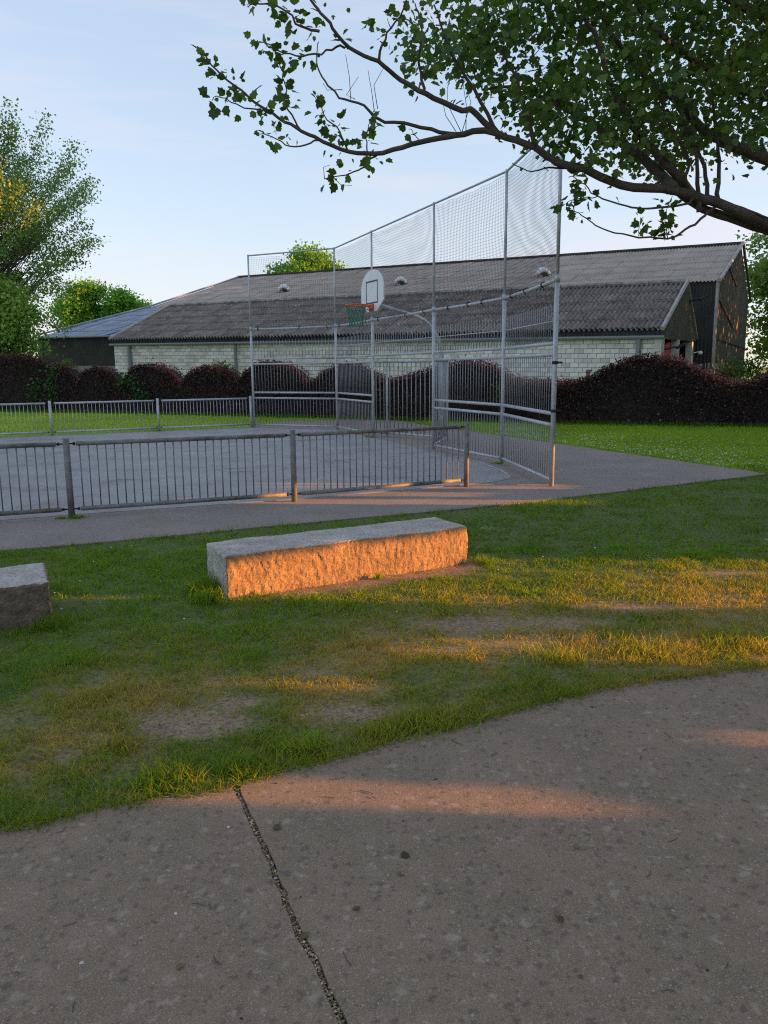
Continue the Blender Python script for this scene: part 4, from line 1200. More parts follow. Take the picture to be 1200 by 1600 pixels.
mb.build('camera_dome', M['white'], annex)

# --- main barn behind
TM, TRM, TFAR = 9.7, 19.2, 26.0
ZE, ZR = 6.4, 9.55
barn = tag(empty('barn', BW(0, TM, 0)), 'large barn with long grey sheet roof and dark ribbed gable', 'barn')
p00 = BW(-1.1, TM - 0.15, ZE); upv = BW(-1.1, TRM, ZR) - p00
lay_roof(barn, 'roof_sheet', p00, SA, 43, 0.985, upv, 6, 'main_sheet', 0.197, 0.042, M['main_roof'], 0.035)
MB().tube([BW(-1.15, TRM, ZR + 0.08), BW(42.6, TRM, ZR + 0.08)], 0.11, 6).build('ridge_cap', M['dark_clad'], barn)
MB().add([BW(-1.0, TRM, ZR), BW(42.3, TRM, ZR), BW(44.5, TFAR, ZE), BW(-1.0, TFAR, ZE)], [(0, 1, 2, 3)]).build('back_slope', M['main_roof'], barn)
MB().tube([BW(-1.12, TM - 0.2, ZE + 0.05), BW(-1.12, TRM, ZR + 0.1)], 0.11, 6).build('verge', M['trim'], barn)
MB().tube([BW(-1.12, TRM, ZR + 0.1), BW(-1.12, TFAR + 0.2, ZE)], 0.09, 6).build('verge', M['cladding'], barn)
clad([(TM, ZE), (TRM, ZR), (TFAR, ZE - 0.1)], [(TM, 1.95), (TFAR, 1.95)], -0.96, M['cladding'], 'gable_cladding', barn)
MB().hexa([BW(-0.9, TM, 0), BW(-0.6, TM, 0), BW(-0.6, TFAR, 0), BW(-0.9, TFAR, 0), BW(-0.9, TM, 1.95), BW(-0.6, TM, 1.95), BW(-0.6, TFAR, 1.95), BW(-0.9, TFAR, 1.95)]).build('plinth', M['cream'], barn)
ts = np.arange(-0.96, 43, 0.05); v = []
for s in ts:
    o = 0.03 * math.cos(s / 0.2 * 2 * math.pi); v += [BW(s, TM + o, 1.6), BW(s, TM + o, ZE)]
MB().add(v, [(2 * i, 2 * i + 2, 2 * i + 3, 2 * i + 1) for i in range(len(ts) - 1)]).build('front_cladding', M['dark_clad'], barn)
MB().hexa([BW(-0.9, TM + 0.08, 0), BW(0.5, TM + 0.08, 0), BW(0.5, TM + 0.3, 0), BW(-0.9, TM + 0.3, 0), BW(-0.9, TM + 0.08, 1.6), BW(0.5, TM + 0.08, 1.6), BW(0.5, TM + 0.3, 1.6), BW(-0.9, TM + 0.3, 1.6)]).build('front_plinth', M['mortar'], barn)
MB().hexa([BW(-0.5, TM - 0.9, 1.65), BW(1.2, TM - 0.9, 1.65), BW(1.2, TM, 1.8), BW(-0.5, TM, 1.8), BW(-0.5, TM - 0.9, 1.75), BW(1.2, TM - 0.9, 1.75), BW(1.2, TM, 1.9), BW(-0.5, TM, 1.9)]).build('lean_to_roof', M['gutter'], barn)
MB().hexa([BW(0.0, TM - 0.85, 0), BW(0.25, TM - 0.85, 0), BW(0.25, TM - 0.6, 0), BW(0.0, TM - 0.6, 0), BW(0.0, TM - 0.85, 1.66), BW(0.25, TM - 0.85, 1.66), BW(0.25, TM - 0.6, 1.66), BW(0.0, TM - 0.6, 1.66)]).build('lean_to_post', M['concrete'], barn)
# cable stays / trim lines across the gable
MB().tube([BW(-1.03, 10.6, 5.4), BW(-1.03, 17.5, 4.2)], 0.03, 5).build('gable_trim', M['black'], barn)
MB().tube([BW(-1.03, TM + 0.2, 3.3), BW(-1.03, TFAR, 3.0)], 0.03, 5).build('gable_trim', M['black'], barn)
MB().tube([BW(-1.03, 13.5, 7.6), BW(-1.03, 18.0, 6.8)], 0.03, 5).build('gable_trim', M['black'], barn)
MB().tube([BW(-1.0, TM, 1.9), BW(-1.0, TM, ZE)], 0.1, 6).build('corner_trim', M['trim'], barn)
# lower wing of the roof at the left-hand end (sheets coloured with the sky's blue reflection) with black wall
WS0, WS1 = 36.9, 45.9
wing = barn
p00 = BW(38.4, -0.2, 3.66)
upw = BW(38.4, TM + 0.2, ZE + 0.02) - p00
SKEW = (BW(42.3, TRM, ZR) - BW(45.9, -0.2, 3.72))
lay_roof(wing, 'roof_sheet', p00, SA, 7, 0.985, upw, 6, 'wing_sheet', 0.197, 0.03, M['wing_roof'], 0.05)
MB().add([BW(37.7, TM, ZE - 0.02), BW(44.2, TM, ZE - 0.02), BW(45.9, -0.2, 3.68), BW(37.7, -0.2, 3.62)], [(0, 1, 2, 3)]).build('wing_roof', M['wing_roof'], barn)
MB().tube([BW(42.4, TRM, ZR + 0.1), BW(44.1, TM, ZE + 0.1), BW(46.0, -0.25, 3.8)], 0.08, 6).build('verge', M['wing_roof'], barn)
MB().add([BW(42.3, TRM, ZR), BW(44.2, TM, ZE - 0.02), BW(41.0, TM, ZE - 0.02), BW(41.0, TRM, ZR - 0.02)], [(0, 1, 2, 3)]).build('verge_infill', M['main_roof'], barn)
ts = np.arange(37.5, 45.8, 0.05); v = []
for s in ts:
    o = 0.03 * math.cos(s / 0.2 * 2 * math.pi); v += [BW(s, 0.05 + o, 1.7), BW(s, 0.05 + o, 3.7)]
MB().add(v, [(2 * i, 2 * i + 2, 2 * i + 3, 2 * i + 1) for i in range(len(ts) - 1)]).build('wing_cladding', M['dark_clad'], barn)
MB().hexa([BW(37.5, 0.12, 0), BW(45.7, 0.12, 0), BW(45.7, 0.4, 0), BW(37.5, 0.4, 0), BW(37.5, 0.12, 1.7), BW(45.7, 0.12, 1.7), BW(45.7, 0.4, 1.7), BW(37.5, 0.4, 1.7)]).build('wing_plinth', M['mortar'], barn)
MB().tube([BW(37.6, -0.28, 3.68), BW(46.0, -0.28, 3.68)], 0.07, 6).build('gutter', M['gutter'], barn)
# three white cowl vents on the main slope
nslope = (BW(0, TRM, ZR) - BW(0, TM, ZE)).cross(SA).normalized()
def slope_hit(px, py):
    d = Fv + Rv * ((px - 600) / FPX) + Uv * ((800 - py) / FPX); o = Vector((0, 0, HC))
    return o + d * ((BW(0, TM, ZE) - o).dot(nslope) / d.dot(nslope))
for px, py, lb in ((444, 457, 'white roof vent cowl on barn behind the corner posts of the court fence'), (626, 446, 'white roof vent cowl on barn just beside the backboard'), (848, 433, 'white roof vent cowl on barn nearest its tall gable')):
    p = slope_hit(px, py)
    root = tag(empty('roof_vent', p), lb, 'roof vent', 'vent cowls on the barn roof')
    mb = MB().tube([p - Vector((0, 0, 0.3)), p + Vector((0, 0, 0.1))], 0.26, 12); mb.build('duct', M['trim'], root)
    mb = MB()
    for k in range(5):       # ribbed half-dome hood, tipped forward
        mb.tube([p + Vector((0.17 * (k - 2), 0.25, 0.05)), p + Vector((0.17 * (k - 2), 0.18, 0.42 - 0.03 * (k - 2) ** 2)), p + Vector((0.17 * (k - 2), -0.1, 0.55 - 0.05 * (k - 2) ** 2)), p + Vector((0.17 * (k - 2), -0.38, 0.34 - 0.04 * (k - 2) ** 2))], 0.1, 7)
    mb.build('hood', M['white'], root, True)
    mb = MB().box(p + Vector((0.12, -0.3, 0.12)), (0.34, 0.1, 0.22)); mb.build('outlet', M['black'], root)
    mb = MB().box(p + Vector((0.72, -0.05, 0.12)), (0.9, 0.22, 0.04)); mb.build('flashing', M['trim'], root)
p = hedge_point(919) + Vector((0.9, 2.2, 0)); q = at(919, 580, p.y)
mb = MB().tube([(q.x, q.y, 0), (q.x, q.y, q.z)], 0.07, 6); mb.ball((q.x, q.y, q.z), 0.085, 8, 6, 0.7)
tag(mb.build('bollard_post', M['brick']), 'short brown post top showing above the hedge dip beside block wall', 'post')

# ------------------------------------------------------------------ trees
QUAD = [(-0.5, 0, 0), (0.1, -0.38, 0.07), (0.55, 0, -0.06), (0.1, 0.38, 0.07)]
def tree(name, label, base, height, rx, rz, cz, n_leaf, leaf, c_lo, c_hi, n_cl=40, cl_r=1.0, seed=1, trunk_r=0.25, spray=0.0, cat='tree', group=None, m='leaf', ry=None, squash=1.0, keep=None):
    """tapered trunk, a limb to each leaf clump; clumps fill an ellipsoid of radii rx, ry, rz round height cz"""
    rg = np.random.default_rng(seed); ry = ry or rx
    base = Vector(base)
    root = tag(empty(name, base), label, cat, group)
    d = rg.normal(size=(n_cl, 3)); d /= np.linalg.norm(d, axis=1, keepdims=True)
    rad = rg.random(n_cl) ** 0.45
    cl = d * rad[:, None] * np.array([rx, ry, rz])
    cl[:, :2] *= 1 + 0.25 * (rg.random((n_cl, 1)) - 0.5)
    cl += np.array(base) + np.array([0, 0, cz])
    if keep is not None: cl = cl[keep(cl)]; n_cl = len(cl)
    mb = MB()
    top = base + Vector((0.2, 0, min(height, cz + rz * 0.7)))
    lean = Vector((rg.normal() * 0.15, rg.normal() * 0.15, 0))
    tp = [base.lerp(top, t) + lean * math.sin(t * 3) for t in np.linspace(0, 1, 8)]
    mb.tube([base - Vector((0, 0, 0.1))] + tp, [trunk_r * 1.25] + [trunk_r * (1 - 0.88 * t) for t in np.linspace(0, 1, 8)], 8)
    for p in cl:
        p = Vector(p)
        h = max(0.15, min(0.95, (p.z - base.z) / (top.z - base.z) - 0.18 - 0.15 * (Vector((p.x - base.x, p.y - base.y, 0)).length / rx)))
        a = base.lerp(top, h)
        q = a.lerp(p, 0.5) + Vector((0, 0, -0.06 * (p - a).length))
        r0 = trunk_r * (1 - 0.85 * h) * 0.28
        mb.tube([a, q, p], [r0, r0 * 0.55, 0.012], 5)
    mb.build('trunk', M['bark'], root, True)
    k = rg.integers(0, n_cl, n_leaf)
    off = rg.normal(size=(n_leaf, 3)) * cl_r * 0.5
    off[:, 2] *= 0.72 * squash
    if spray:
        out = cl[k] - (np.array(base) + np.array([0, 0, cz - rz * 0.5])); out /= np.linalg.norm(out, axis=1, keepdims=True)
        off = off * 0.55 + out * (rg.random((n_leaf, 1)) ** 1.0 * 2 - 0.5) * spray
    P = cl[k] + off
    hgt = np.clip((P[:, 2] - (base.z + cz - rz)) / (2 * rz), 0, 1)[:, None]
    cv = rg.random((n_cl, 1))[k] * 0.6 + rg.random((n_leaf, 1)) * 0.4
    C = np.array(c_lo) * (1 - cv) + np.array(c_hi) * cv
    C = C * rg.uniform(0.75, 1.25, (n_leaf, 1))
    V, T, Cc = scatter(QUAD, [(0, 1, 2), (0, 2, 3)], P, rand_frames(n_leaf, 0.5, rg), leaf * rg.uniform(0.65, 1.3, n_leaf), C)
    tag(link('crown', tri_mesh('crown', V, T, M[m], Cc), root), kind='stuff')
    return root

G_T = 'trees behind the hedge and barn'
tree('poplar_tree', 'tall feathery poplar tree behind the hedge at the picture edge', (-19.8, 40, 0), 13.5, 5.0, 5.1, 8.2, 64000, 0.125, (0.14, 0.24, 0.07), (0.23, 0.33, 0.1), 230, 0.9, 3, 0.36, spray=1.15, group=G_T)
tree('light_green_tree', 'bright light green tree drooping over the hedge beneath the poplar', (-17.9, 36.6, 0), 6, 2.2, 2.3, 4.1, 26000, 0.15, (0.16, 0.29, 0.05), (0.28, 0.41, 0.085), 60, 0.9, 5, 0.16, group=G_T)
tree('round_tree', 'round yellow green tree beyond the barn roof beside the poplar', (-34.2, 93, 0), 11, 3.1, 3.1, 8.4, 16000, 0.3, (0.12, 0.28, 0.04), (0.2, 0.4, 0.06), 60, 1.3, 8, 0.3, group=G_T)
tree('small_tree', 'small leafy treetop where the blue roof slope starts', (-29.3, 92, 0), 10.6, 2.2, 2.1, 8.6, 9000, 0.28, (0.11, 0.29, 0.04), (0.19, 0.4, 0.06), 40, 1.1, 9, 0.3, group=G_T)
tree('treetop', 'sunlit treetop rising over the barn ridge between fence posts', (-8.8, 92, 0), 14.6, 3.7, 3.1, 11.8, 22000, 0.3, (0.12, 0.3, 0.04), (0.22, 0.42, 0.06), 70, 1.3, 12, 0.35, group=G_T)
tree('broadleaf_tree', 'open green broadleaf tree standing beyond the barn gable', (31.8, 62, 0), 13, 4.4, 5.8, 7.2, 20000, 0.3, (0.12, 0.21, 0.04), (0.22, 0.3, 0.06), 70, 1.4, 15, 0.3, group=G_T)
leaf_bush('shrub', 'green shrub at the foot of the barn gable above the hedge dip', 'shrub', [tuple(at(1150, 580, 40)), tuple(at(1165, 572, 41)), tuple(at(1130, 584, 40)), tuple(at(1176, 580, 41))], 260, 0.16, (0.06, 0.14, 0.035), (0.4, 0.3, 0.3), 'shrubs at the gable')
leaf_bush('shrub', 'olive shrub in front of the cream plinth by barn gable', 'shrub', [tuple(at(1133, 582, 37)), tuple(at(1141, 580, 37)), tuple(at(1122, 586, 37))], 140, 0.14, (0.12, 0.1, 0.035), (0.25, 0.2, 0.22), 'shrubs at the gable')

# ------------------------------------------------------------------ overhanging poplar in the foreground
LEAF_OUT = [(0, 0), (0.12, -0.24), (0.30, -0.46), (0.47, -0.34), (0.66, -0.40), (0.74, -0.18), (1.0, 0), (0.74, 0.18), (0.66, 0.40), (0.47, 0.34), (0.30, 0.46), (0.12, 0.24)]
LV = [(x, y, 0.22 * abs(y) - 0.10 * x * x) for x, y in LEAF_OUT] + [(0.42, 0, -0.02)]
LT = [(12, i, (i + 1) % 12) for i in range(12)]
def build_overhang():
    rg = np.random.default_rng(21)
    root = tag(empty('overhanging_tree', (4.7, 7.7, 0)), 'leafy poplar whose limb reaches over the lawn from beside the picture', 'tree')
    trunk = MB(); twigs = MB()
    T0 = Vector((4.7, 7.7, 0))
    trunk.tube([T0 - Vector((0, 0, 0.2)), T0 + Vector((0, 0, 0.05)), T0 + Vector((-0.03, 0, 0.8)), T0 + Vector((-0.08, -0.02, 1.7)), T0 + Vector((0, -0.05, 2.6)), T0 + Vector((0.15, 0, 4.2)), T0 + Vector((0.1, 0.1, 6.5)), T0 + Vector((0.2, 0.1, 8.5))],
               [0.36, 0.30, 0.25, 0.235, 0.22, 0.17, 0.1, 0.03], 12)
    nodes = []      # skeleton points (pos, radius)
    LEAVES = []     # (pos, outward dir)
    def px_path(pp, r0, r1, start=None, n=8, jit=0.012):
        pts = [at(x, y, Y) for x, y, Y in pp]
        if start is not None: pts = [Vector(start)] + pts
        # resample smooth
        out = []
        for i in range(len(pts) - 1):
            p0 = pts[max(i - 1, 0)]; p1 = pts[i]; p2 = pts[i + 1]; p3 = pts[min(i + 2, len(pts) - 1)]
            for k in range(4):
                t = k / 4
                out.append(0.5 * ((2 * p1) + (p2 - p0) * t + (2 * p0 - 5 * p1 + 4 * p2 - p3) * t * t + (3 * p1 - p0 - 3 * p2 + p3) * t ** 3))
        out.append(pts[-1])
        out = [p + Vector(rg.normal(0, jit * 0.35, 3)) for p in out]
        rs = [r0 + (r1 - r0) * (i / (len(out) - 1)) ** 0.8 for i in range(len(out))]
        (trunk if r0 > 0.018 else twigs).tube(out, rs, n if r0 > 0.018 else 5)
        for p, r in zip(out, rs): nodes.append((p, r))
        return out
    def leafy(path, f0, per_m, spread=0.06, tip=True):
        for i in range(int(len(path) * f0), len(path) - 1):
            a, b = path[i], path[i + 1]
            for _ in range(rg.poisson((b - a).length * per_m * 1.7)):
                p = a.lerp(b, rg.random()); o = Vector(rg.normal(0, 1, 3)); o.normalize()
                o = (o + Vector((0, 0, -0.25)) + (b - a).normalized() * 0.5).normalized()
                LEAVES.append((p + o * spread * rg.uniform(0.3, 1.3), o))
    J = T0 + Vector((-0.08, -0.02, 1.9))
    L1 = px_path([(1290, 385, 7.0), (1200, 349, 6.5), (1123, 318, 6.2), (1085, 307, 6.1), (1054, 297, 6.0), (970, 289, 5.9), (912, 264, 5.8), (870, 253, 5.75), (836, 230, 5.7), (778, 209, 5.7), (740, 172, 5.65), (722, 172, 5.65), (664, 146, 5.6), (626, 125, 5.6), (591, 96, 5.5), (545, 75, 5.5), (515, 34, 5.4), (492, 8, 5.4), (470, -30, 5.35)], 0.045, 0.0065, J, 10)
    px_path([(1210, 365, 6.75), (1140, 340, 6.4), (1100, 327, 6.25), (1060, 300, 6.05)], 0.04, 0.03)
    B2 = px_path([(790, 213, 5.7), (760, 205, 5.7), (714, 211, 5.65), (656, 222, 5.6), (599, 238, 5.6), (545, 238, 5.55), (492, 215, 5.5), (453, 195, 5.5), (415, 172, 5.45), (377, 142, 5.4), (338, 111, 5.4), (318, 80, 5.4)], 0.024, 0.004)
    B3 = px_path([(720, 211, 5.65), (699, 209, 5.65), (645, 194, 5.7), (591, 186, 5.7), (568, 165, 5.7), (530, 151, 5.75), (503, 119, 5.8), (494, 92, 5.8), (498, 65, 5.8)], 0.017, 0.003)
    B4 = px_path([(590, 240, 5.6), (584, 245, 5.6), (564, 264, 5.55), (540, 272, 5.5), (507, 280, 5.5)], 0.009, 0.003)
    B5 = px_path([(545, 75, 5.5), (526, 73, 5.5), (492, 86, 5.45), (453, 86, 5.4), (425, 72, 5.4), (405, 65, 5.4)], 0.009, 0.003)
    B5b = px_path([(500, 50, 5.4), (470, 40, 5.4), (440, 12, 5.4), (405, 5, 5.4), (385, 12, 5.4)], 0.01, 0.003)
    B2a = px_path([(470, 203, 5.5), (450, 170, 5.5), (445, 130, 5.5), (436, 98, 5.5), (428, 78, 5.5)], 0.007, 0.0025)
    B2b = px_path([(495, 218, 5.5), (470, 228, 5.5), (445, 225, 5.5), (420, 212, 5.5), (403, 206, 5.5)], 0.007, 0.0025)
    B2c = px_path([(415, 172, 5.45), (380, 168, 5.45), (345, 152, 5.4), (330, 155, 5.4)], 0.006, 0.0025)
    B2d = px_path([(545, 238, 5.55), (530, 205, 5.55), (505, 180, 5.5), (495, 150, 5.5)], 0.007, 0.0025)
    B2e = px_path([(575, 240, 5.6), (572, 215, 5.6), (578, 190, 5.6)], 0.006, 0.0025)
    B2f = px_path([(655, 222, 5.6), (648, 212, 5.6), (640, 200, 5.6)], 0.004, 0.002)
    for b, f0, pm in ((B2, 0.62, 42), (B2, 0.45, 12), (B2a, 0.15, 46), (B2b, 0.3, 36), (B2c, 0.3, 30), (B2d, 0.0, 75), (B2e, 0.2, 55), (B4, 0.0, 34), (B5, 0.35, 46), (B5b, 0.1, 50), (B2f, 0.3, 40), (L1, 0.85, 30)):
        leafy(b, f0, pm)
    # limbs inside the mass
    B6 = px_path([(1054, 297, 6.0), (1024, 264, 6.1), (970, 222, 6.2), (924, 192, 6.3), (886, 165, 6.4), (847, 150, 6.5), (800, 135, 6.6), (752, 140, 6.7)], 0.045, 0.008)
    B7 = px_path([(1085, 307, 6.1), (1031, 245, 6.0), (985, 192, 5.9), (955, 134, 5.8), (935, 70, 5.7), (905, 10, 5.6), (880, -60, 5.5)], 0.038, 0.008)
    B8 = px_path([(1320, 300, 7.2), (1200, 249, 6.8), (1142, 226, 6.6), (1104, 207, 6.5), (1060, 160, 6.4), (1010, 120, 6.3), (960, 60, 6.2), (930, 0, 6.1)], 0.07, 0.01, T0 + Vector((0, 0, 2.5)))
    B9 = px_path([(1320, 180, 7.0), (1200, 150, 6.6), (1158, 138, 6.4), (1100, 104, 6.2), (1040, 60, 6.0), (990, 0, 5.8), (960, -80, 5.6)], 0.05, 0.01, T0 + Vector((0.05, 0, 3.2)))
    B9b = px_path([(1300, 60, 6.8), (1200, 30, 6.3), (1120, -10, 6.0), (1040, -60, 5.8)], 0.05, 0.012, T0 + Vector((0.1, 0, 3.9)))
    px_path([(1093, 332, 6.12), (1090, 270, 6.1), (1085, 219, 6.2), (1080, 150, 6.3)], 0.02, 0.008)
    px_path([(1108, 312, 6.15), (1100, 262, 6.2), (1080, 215, 6.3), (1050, 150, 6.4)], 0.019, 0.008)
    px_path([(1122, 316, 6.2), (1124, 250, 6.3), (1118, 200, 6.4), (1110, 120, 6.5)], 0.019, 0.008)
    px_path([(1085, 305, 6.1), (1070, 280, 6.0), (1075, 250, 6.0), (1040, 180, 5.9), (1010, 90, 5.8)], 0.018, 0.006)
    px_path([(912, 264, 5.8), (860, 262, 5.8), (832, 268, 5.8), (800, 255, 5.8)], 0.009, 0.003)
    px_path([(836, 230, 5.7), (820, 170, 5.6), (800, 110, 5.5), (760, 40, 5.4)], 0.018, 0.005)
    px_path([(778, 209, 5.7), (740, 140, 5.6), (700, 70, 5.5), (680, 10, 5.4)], 0.016, 0.005)
    px_path([(664, 146, 5.6), (655, 100, 5.6), (660, 50, 5.5), (650, 5, 5.5)], 0.012, 0.004)
    px_path([(591, 96, 5.5), (600, 60, 5.5), (625, 25, 5.5), (640, -20, 5.4)], 0.01, 0.004)
    px_path([(1118, 318, 6.2), (1160, 325, 6.3), (1200, 340, 6.4)], 0.01, 0.008)
    B10 = px_path([(1118, 322, 6.2), (1100, 337, 6.1), (1070, 360, 6.0), (1043, 372, 6.0), (985, 368, 5.95), (939, 357, 5.9), (909, 337, 5.9), (893, 322, 5.9)], 0.012, 0.003)
    B11 = px_path([(1085, 308, 6.1), (1070, 318, 6.0), (1016, 326, 5.95), (978, 322, 5.9), (932, 307, 5.9), (909, 284, 5.85), (890, 275, 5.85)], 0.011, 0.003)
    B11b = px_path([(932, 307, 5.9), (905, 310, 5.9), (885, 318, 5.9), (898, 340, 5.9)], 0.004, 0.002)
    B10b = px_path([(1043, 372, 6.0), (1040, 345, 6.0), (1045, 315, 6.0)], 0.004, 0.002)
    B10c = px_path([(998, 369, 5.95), (1000, 352, 5.95), (1005, 340, 5.95)], 0.003, 0.002)
    for b, f0, pm in ((B11b, 0.1, 70), (B10b, 0.1, 110), (B10c, 0.3, 60), (B10, 0.85, 50), (B11, 0.75, 55)):
        leafy(b, f0, pm)
    # dangling bare threads
    for x0, y0, x1, y1 in ((548, 155, 540, 85), (555, 155, 560, 120), (535, 140, 505, 130), (585, 175, 575, 110), (590, 170, 600, 105), (720, 205, 700, 130), (728, 205, 722, 120), (714, 208, 690, 150), (722, 206, 730, 140), (507, 280, 515, 258), (520, 276, 550, 290)):
        a = at(x0, y0, 5.8); b = at(x1, y1, 5.8); c = a.lerp(b, 0.5) + Vector(rg.normal(0, 0.03, 3))
        twigs.tube([a, c, b], [0.0028, 0.0022, 0.0016], 4)
    # foliage mass: clumps filling the crown volume above the limb
    def inside(x, y):
        lim = np.interp(x, [585, 600, 640, 690, 735, 770, 800, 850, 900, 960, 1010, 1060, 1100, 1150, 1260], [-40, 60, 105, 110, 150, 140, 205, 215, 235, 262, 275, 270, 232, 225, 240])
        return y < lim
    tgt = []
    while len(tgt) < 700:
        x = rg.uniform(585, 1330); y = rg.uniform(-170, 285)
        if x < 600 + max(0, -y) * 1.2 and y < 0: continue
        if not inside(x, y): continue
        if rg.random() > 0.30 + 0.70 * min(1, max(0, (x - 600) / 430)): continue
        Y = rg.uniform(5.3, 7.3) if x < 900 else rg.uniform(5.2, 8.8)
        tgt.append(at(x, y, Y))
    # crown that goes on out of the picture round the trunk
    for _ in range(150):
        d = Vector(rg.normal(0, 1, 3)); d.normalize()
        p = T0 + Vector((0.6, 0.2, 5.6)) + Vector((d.x * 2.6, d.y * 2.4, d.z * 2.4)) * rg.random() ** 0.4
        tgt.append(p)
    tgt.sort(key=lambda p: min((p - q).length for q, _ in nodes[::4]))
    NP = np.array([tuple(q) for q, _ in nodes]); NR = [r for _, r in nodes]
    for p in tgt:
        dd = np.linalg.norm(NP - np.array(p), axis=1) + 0.15 * np.maximum(0, NP[:, 2] - p.z)
        i = int(np.argmin(dd)); a = Vector(NP[i]); ln = (p - a).length
        r = min(NR[i] * 0.6, 0.004 + 0.008 * ln)
        mid = a.lerp(p, 0.5) + Vector(rg.normal(0, 0.08 * ln, 3)) - Vector((0, 0, 0.08 * ln))
        pts = [a, a.lerp(mid, 0.5) + Vector(rg.normal(0, 0.02 * ln, 3)), mid, mid.lerp(p, 0.5), p]
        twigs.tube(pts, [r, r * 0.8, r * 0.6, r * 0.45, 0.002], 5)
        NP = np.vstack([NP, np.array([tuple(q) for q in pts[2:]])]); NR += [r * 0.6, r * 0.45, 0.003]
        cnt = int(rg.integers(18, 34))
        for _ in range(cnt):
            t = rg.random()
            q = mid.lerp(p, t * 1.1) + Vector(rg.normal(0, 0.10, 3))
            o = Vector(rg.normal(0, 1, 3)); o.z -= 0.35; o.normalize()
            LEAVES.append((q, o))
    trunk.build('trunk', M['bark'], root, True)
    tag(twigs.build('twigs', M['bark'], root, True), kind='stuff')
    P = np.array([tuple(p) for p, _ in LEAVES]); D = np.array([tuple(d) for _, d in LEAVES]); n = len(P)
    up = rg.normal(size=(n, 3)) * 0.8 + np.array([0, 0, 1.0])
    y = np.cross(up, D); y /= np.linalg.norm(y, axis=1, keepdims=True); z = np.cross(D, y)
    Fm = np.stack([D, y, z], axis=2)
    cv = rg.random((n, 1))
    C = (np.array([0.045, 0.09, 0.024]) * (1 - cv) + np.array([0.125, 0.195, 0.045]) * cv) * rg.uniform(0.8, 1.2, (n, 1))
    V, T, Cc = scatter(LV, LT, P, Fm, 0.062 * rg.uniform(0.4, 1.3, n), C)
    tag(link('crown', tri_mesh('crown', V, T, M['leaf_dark'], Cc), root), kind='stuff')
build_overhang()

n = 46
Y = rng.uniform(1.8, 6.5, n); X = rng.uniform(-0.5, 0.52, n) * Y
fz = np.where(Y < y_path(X), 0.018, 0.03)
fr = rand_frames(n, 4.0)
V_, T_, C_ = scatter(LV, LT, np.stack([X, Y, fz], 1), fr, 0.035 * rng.uniform(0.4, 1.1, n), np.array([0.2, 0.15, 0.07])[None] * rng.uniform(0.4, 1.6, (n, 1)))
tag(link('fallen_leaves', tri_mesh('fallen_leaves', V_, T_, M['leaf_dark'], C_)), 'few small dry leaves fallen on path and lawn', 'leaves', kind='stuff')

# ------------------------------------------------------------------ unseen tree belt added on the right to block and shape the low sun
KQ = math.cos(SUN_AZ) / math.sin(SUN_AZ)       # y shift per metre towards the sun
TE = math.tan(SUN_EL) / math.sin(SUN_AZ)
BX = 8.5
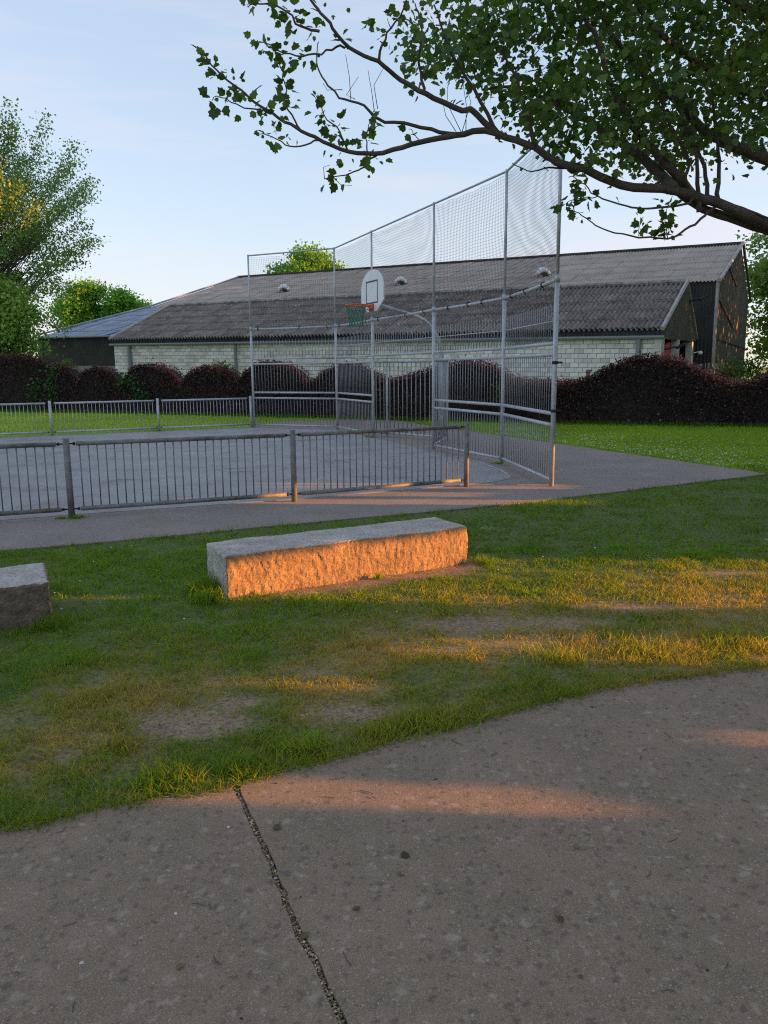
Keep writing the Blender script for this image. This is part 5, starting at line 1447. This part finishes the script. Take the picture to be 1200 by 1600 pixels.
# openings cut to place the sun streaks (q0, q1, h0, h1): q = depth where the light reaches x = 0, h = height of the opening at the belt
GAPS = [(2.73, 2.92, 1.12, 1.37, 1.37), (3.36, 3.50, 0.84, 1.02, 1.02), (4.30, 4.74, 0.70, 1.16, 1.16), (5.42, 6.80, 0.62, 1.62, 1.36), (3.86, 3.98, 1.20, 1.28, 1.28),
        (9.62, 10.0, 0.85, 1.56, 1.56), (10.25, 10.6, 1.05, 1.30, 1.30), (10.95, 11.4, 0.85, 1.45, 1.45)]
def belt_caster(name, label, q0, q1, x0, x1, ztop, fine, coarse, seed, gaps=True, dens=7.5, zbase=0.0, split=2.6):
    """unseen evergreen of leaves turned to block the sun: fine leaves low down, coarser ones above"""
    rg = np.random.default_rng(seed)
    Vs, Ts, Cs, nb = [], [], [], 0
    for leaf, za, zb in ((fine, zbase, split), (coarse, split - 0.2, ztop)):
        if zb <= za: continue
        n = int((q1 - q0) * (zb - za) * dens / (0.4 * leaf * leaf))
        q = rg.uniform(q0, q1, n); x = rg.uniform(x0, x1, n)
        z = rg.uniform(za, zb, n)
        y = q + KQ * x
        hb = z - (x - BX) * TE
        k = np.ones(n, bool)
        if gaps:
            for a, b, h0, h1a, h1b in GAPS:
                h1 = h1a + (h1b - h1a) * (q - a) / (b - a)
                m1 = leaf * 0.3; m2 = leaf * 0.3
                wob = 0.06 * (vnoise(q, q * 0, 2.2, seed) - 0.5)
                k &= ~((q > a - m1) & (q < b + m1) & (hb > h0 - m2 + wob) & (hb < h1 + m2 + wob))
        top = ztop * (0.82 + 0.18 * vnoise(q, q * 0, 0.6, seed))
        k &= z < top
        if zbase > 0: k &= z > zbase + 0.35 * (vnoise(q, x, 1.5, seed + 5) - 0.3)
        P = np.stack([x, y, z], 1)[k]; n = len(P)
        C = np.array([0.03, 0.065, 0.02])[None] * rg.uniform(0.6, 1.6, (n, 1))
        a = rg.normal(size=(n, 3)) * 0.4 + np.array(TO_SUN); a /= np.linalg.norm(a, axis=1, keepdims=True)
        b = rg.normal(size=(n, 3)); xx = np.cross(a, b); xx /= np.linalg.norm(xx, axis=1, keepdims=True)
        fr = np.stack([xx, np.cross(a, xx), a], axis=2)
        V, T, Cc = scatter(QUAD, [(0, 1, 2), (0, 2, 3)], P, fr, leaf * rg.uniform(0.85, 1.25, n), C)
        Vs.append(V); Ts.append(T + nb); Cs.append(Cc); nb += len(V)
    base = Vector(((x0 + x1) / 2, (q0 + q1) / 2 + KQ * (x0 + x1) / 2, 0))
    root = tag(empty(name, base), label, 'tree', 'unseen evergreens added to block and shape the sun')
    tag(link('crown', tri_mesh('crown', np.concatenate(Vs), np.concatenate(Ts), M['leaf_dark'], np.concatenate(Cs)), root), kind='stuff')
    mb = MB()
    mb.tube([base, base + Vector((0.05, 0, ztop * 0.4)), base + Vector((0, 0.05, ztop * 0.9))], [0.07, 0.05, 0.02], 8)
    mb.build('trunk', M['bark'], root, True)
for i, (q0, q1, sp) in enumerate(((-9, -4, 'holly'), (-4, 0.2, 'laurel'), (0.2, 4.9, 'yew'), (4.9, 9.4, 'box'), (9.4, 12.3, 'privet'))):
    belt_caster('shade_caster_shrub', 'unseen dense %s shrub added with openings that shape the low sun' % sp, q0, q1, 8.0, 9.4, 2.6, 0.12 if q0 > 0 else 0.3, 0.3, 100 + i)
# tall trees added as sun blockers behind the shrubs, clear-stemmed, and farther along beyond the picture's right edge
for i, (q0, q1, xx, zb, zt, sp) in enumerate(((-12, -4, 23, 4.5, 12, 'cedar'), (-4, 4, 24, 4.5, 13, 'larch'), (4, 12.2, 23, 4.5, 12.5, 'cypress'), (12.2, 17.5, 20, 0, 12, 'thuja'), (17.5, 25, 22, 0, 12.5, 'holm oak'), (25, 36, 25, 0, 15, 'spruce'), (36, 45, 31, 0, 25.5, 'pine'), (45, 57, 42, 0, 17, 'fir'), (57, 82, 46, 0, 19, 'redwood'))):
    belt_caster('shade_caster_tree', 'unseen dense %s added to block the low sun' % sp, q0, q1, xx, xx + 3, zt, 0.4, 0.55, 200 + i, gaps=False, dens=7.0 if sp != 'fir' else 3.5, zbase=zb, split=max(zb, 2.6) + 0.4)  # the fir is thinned to let dapples reach the gable
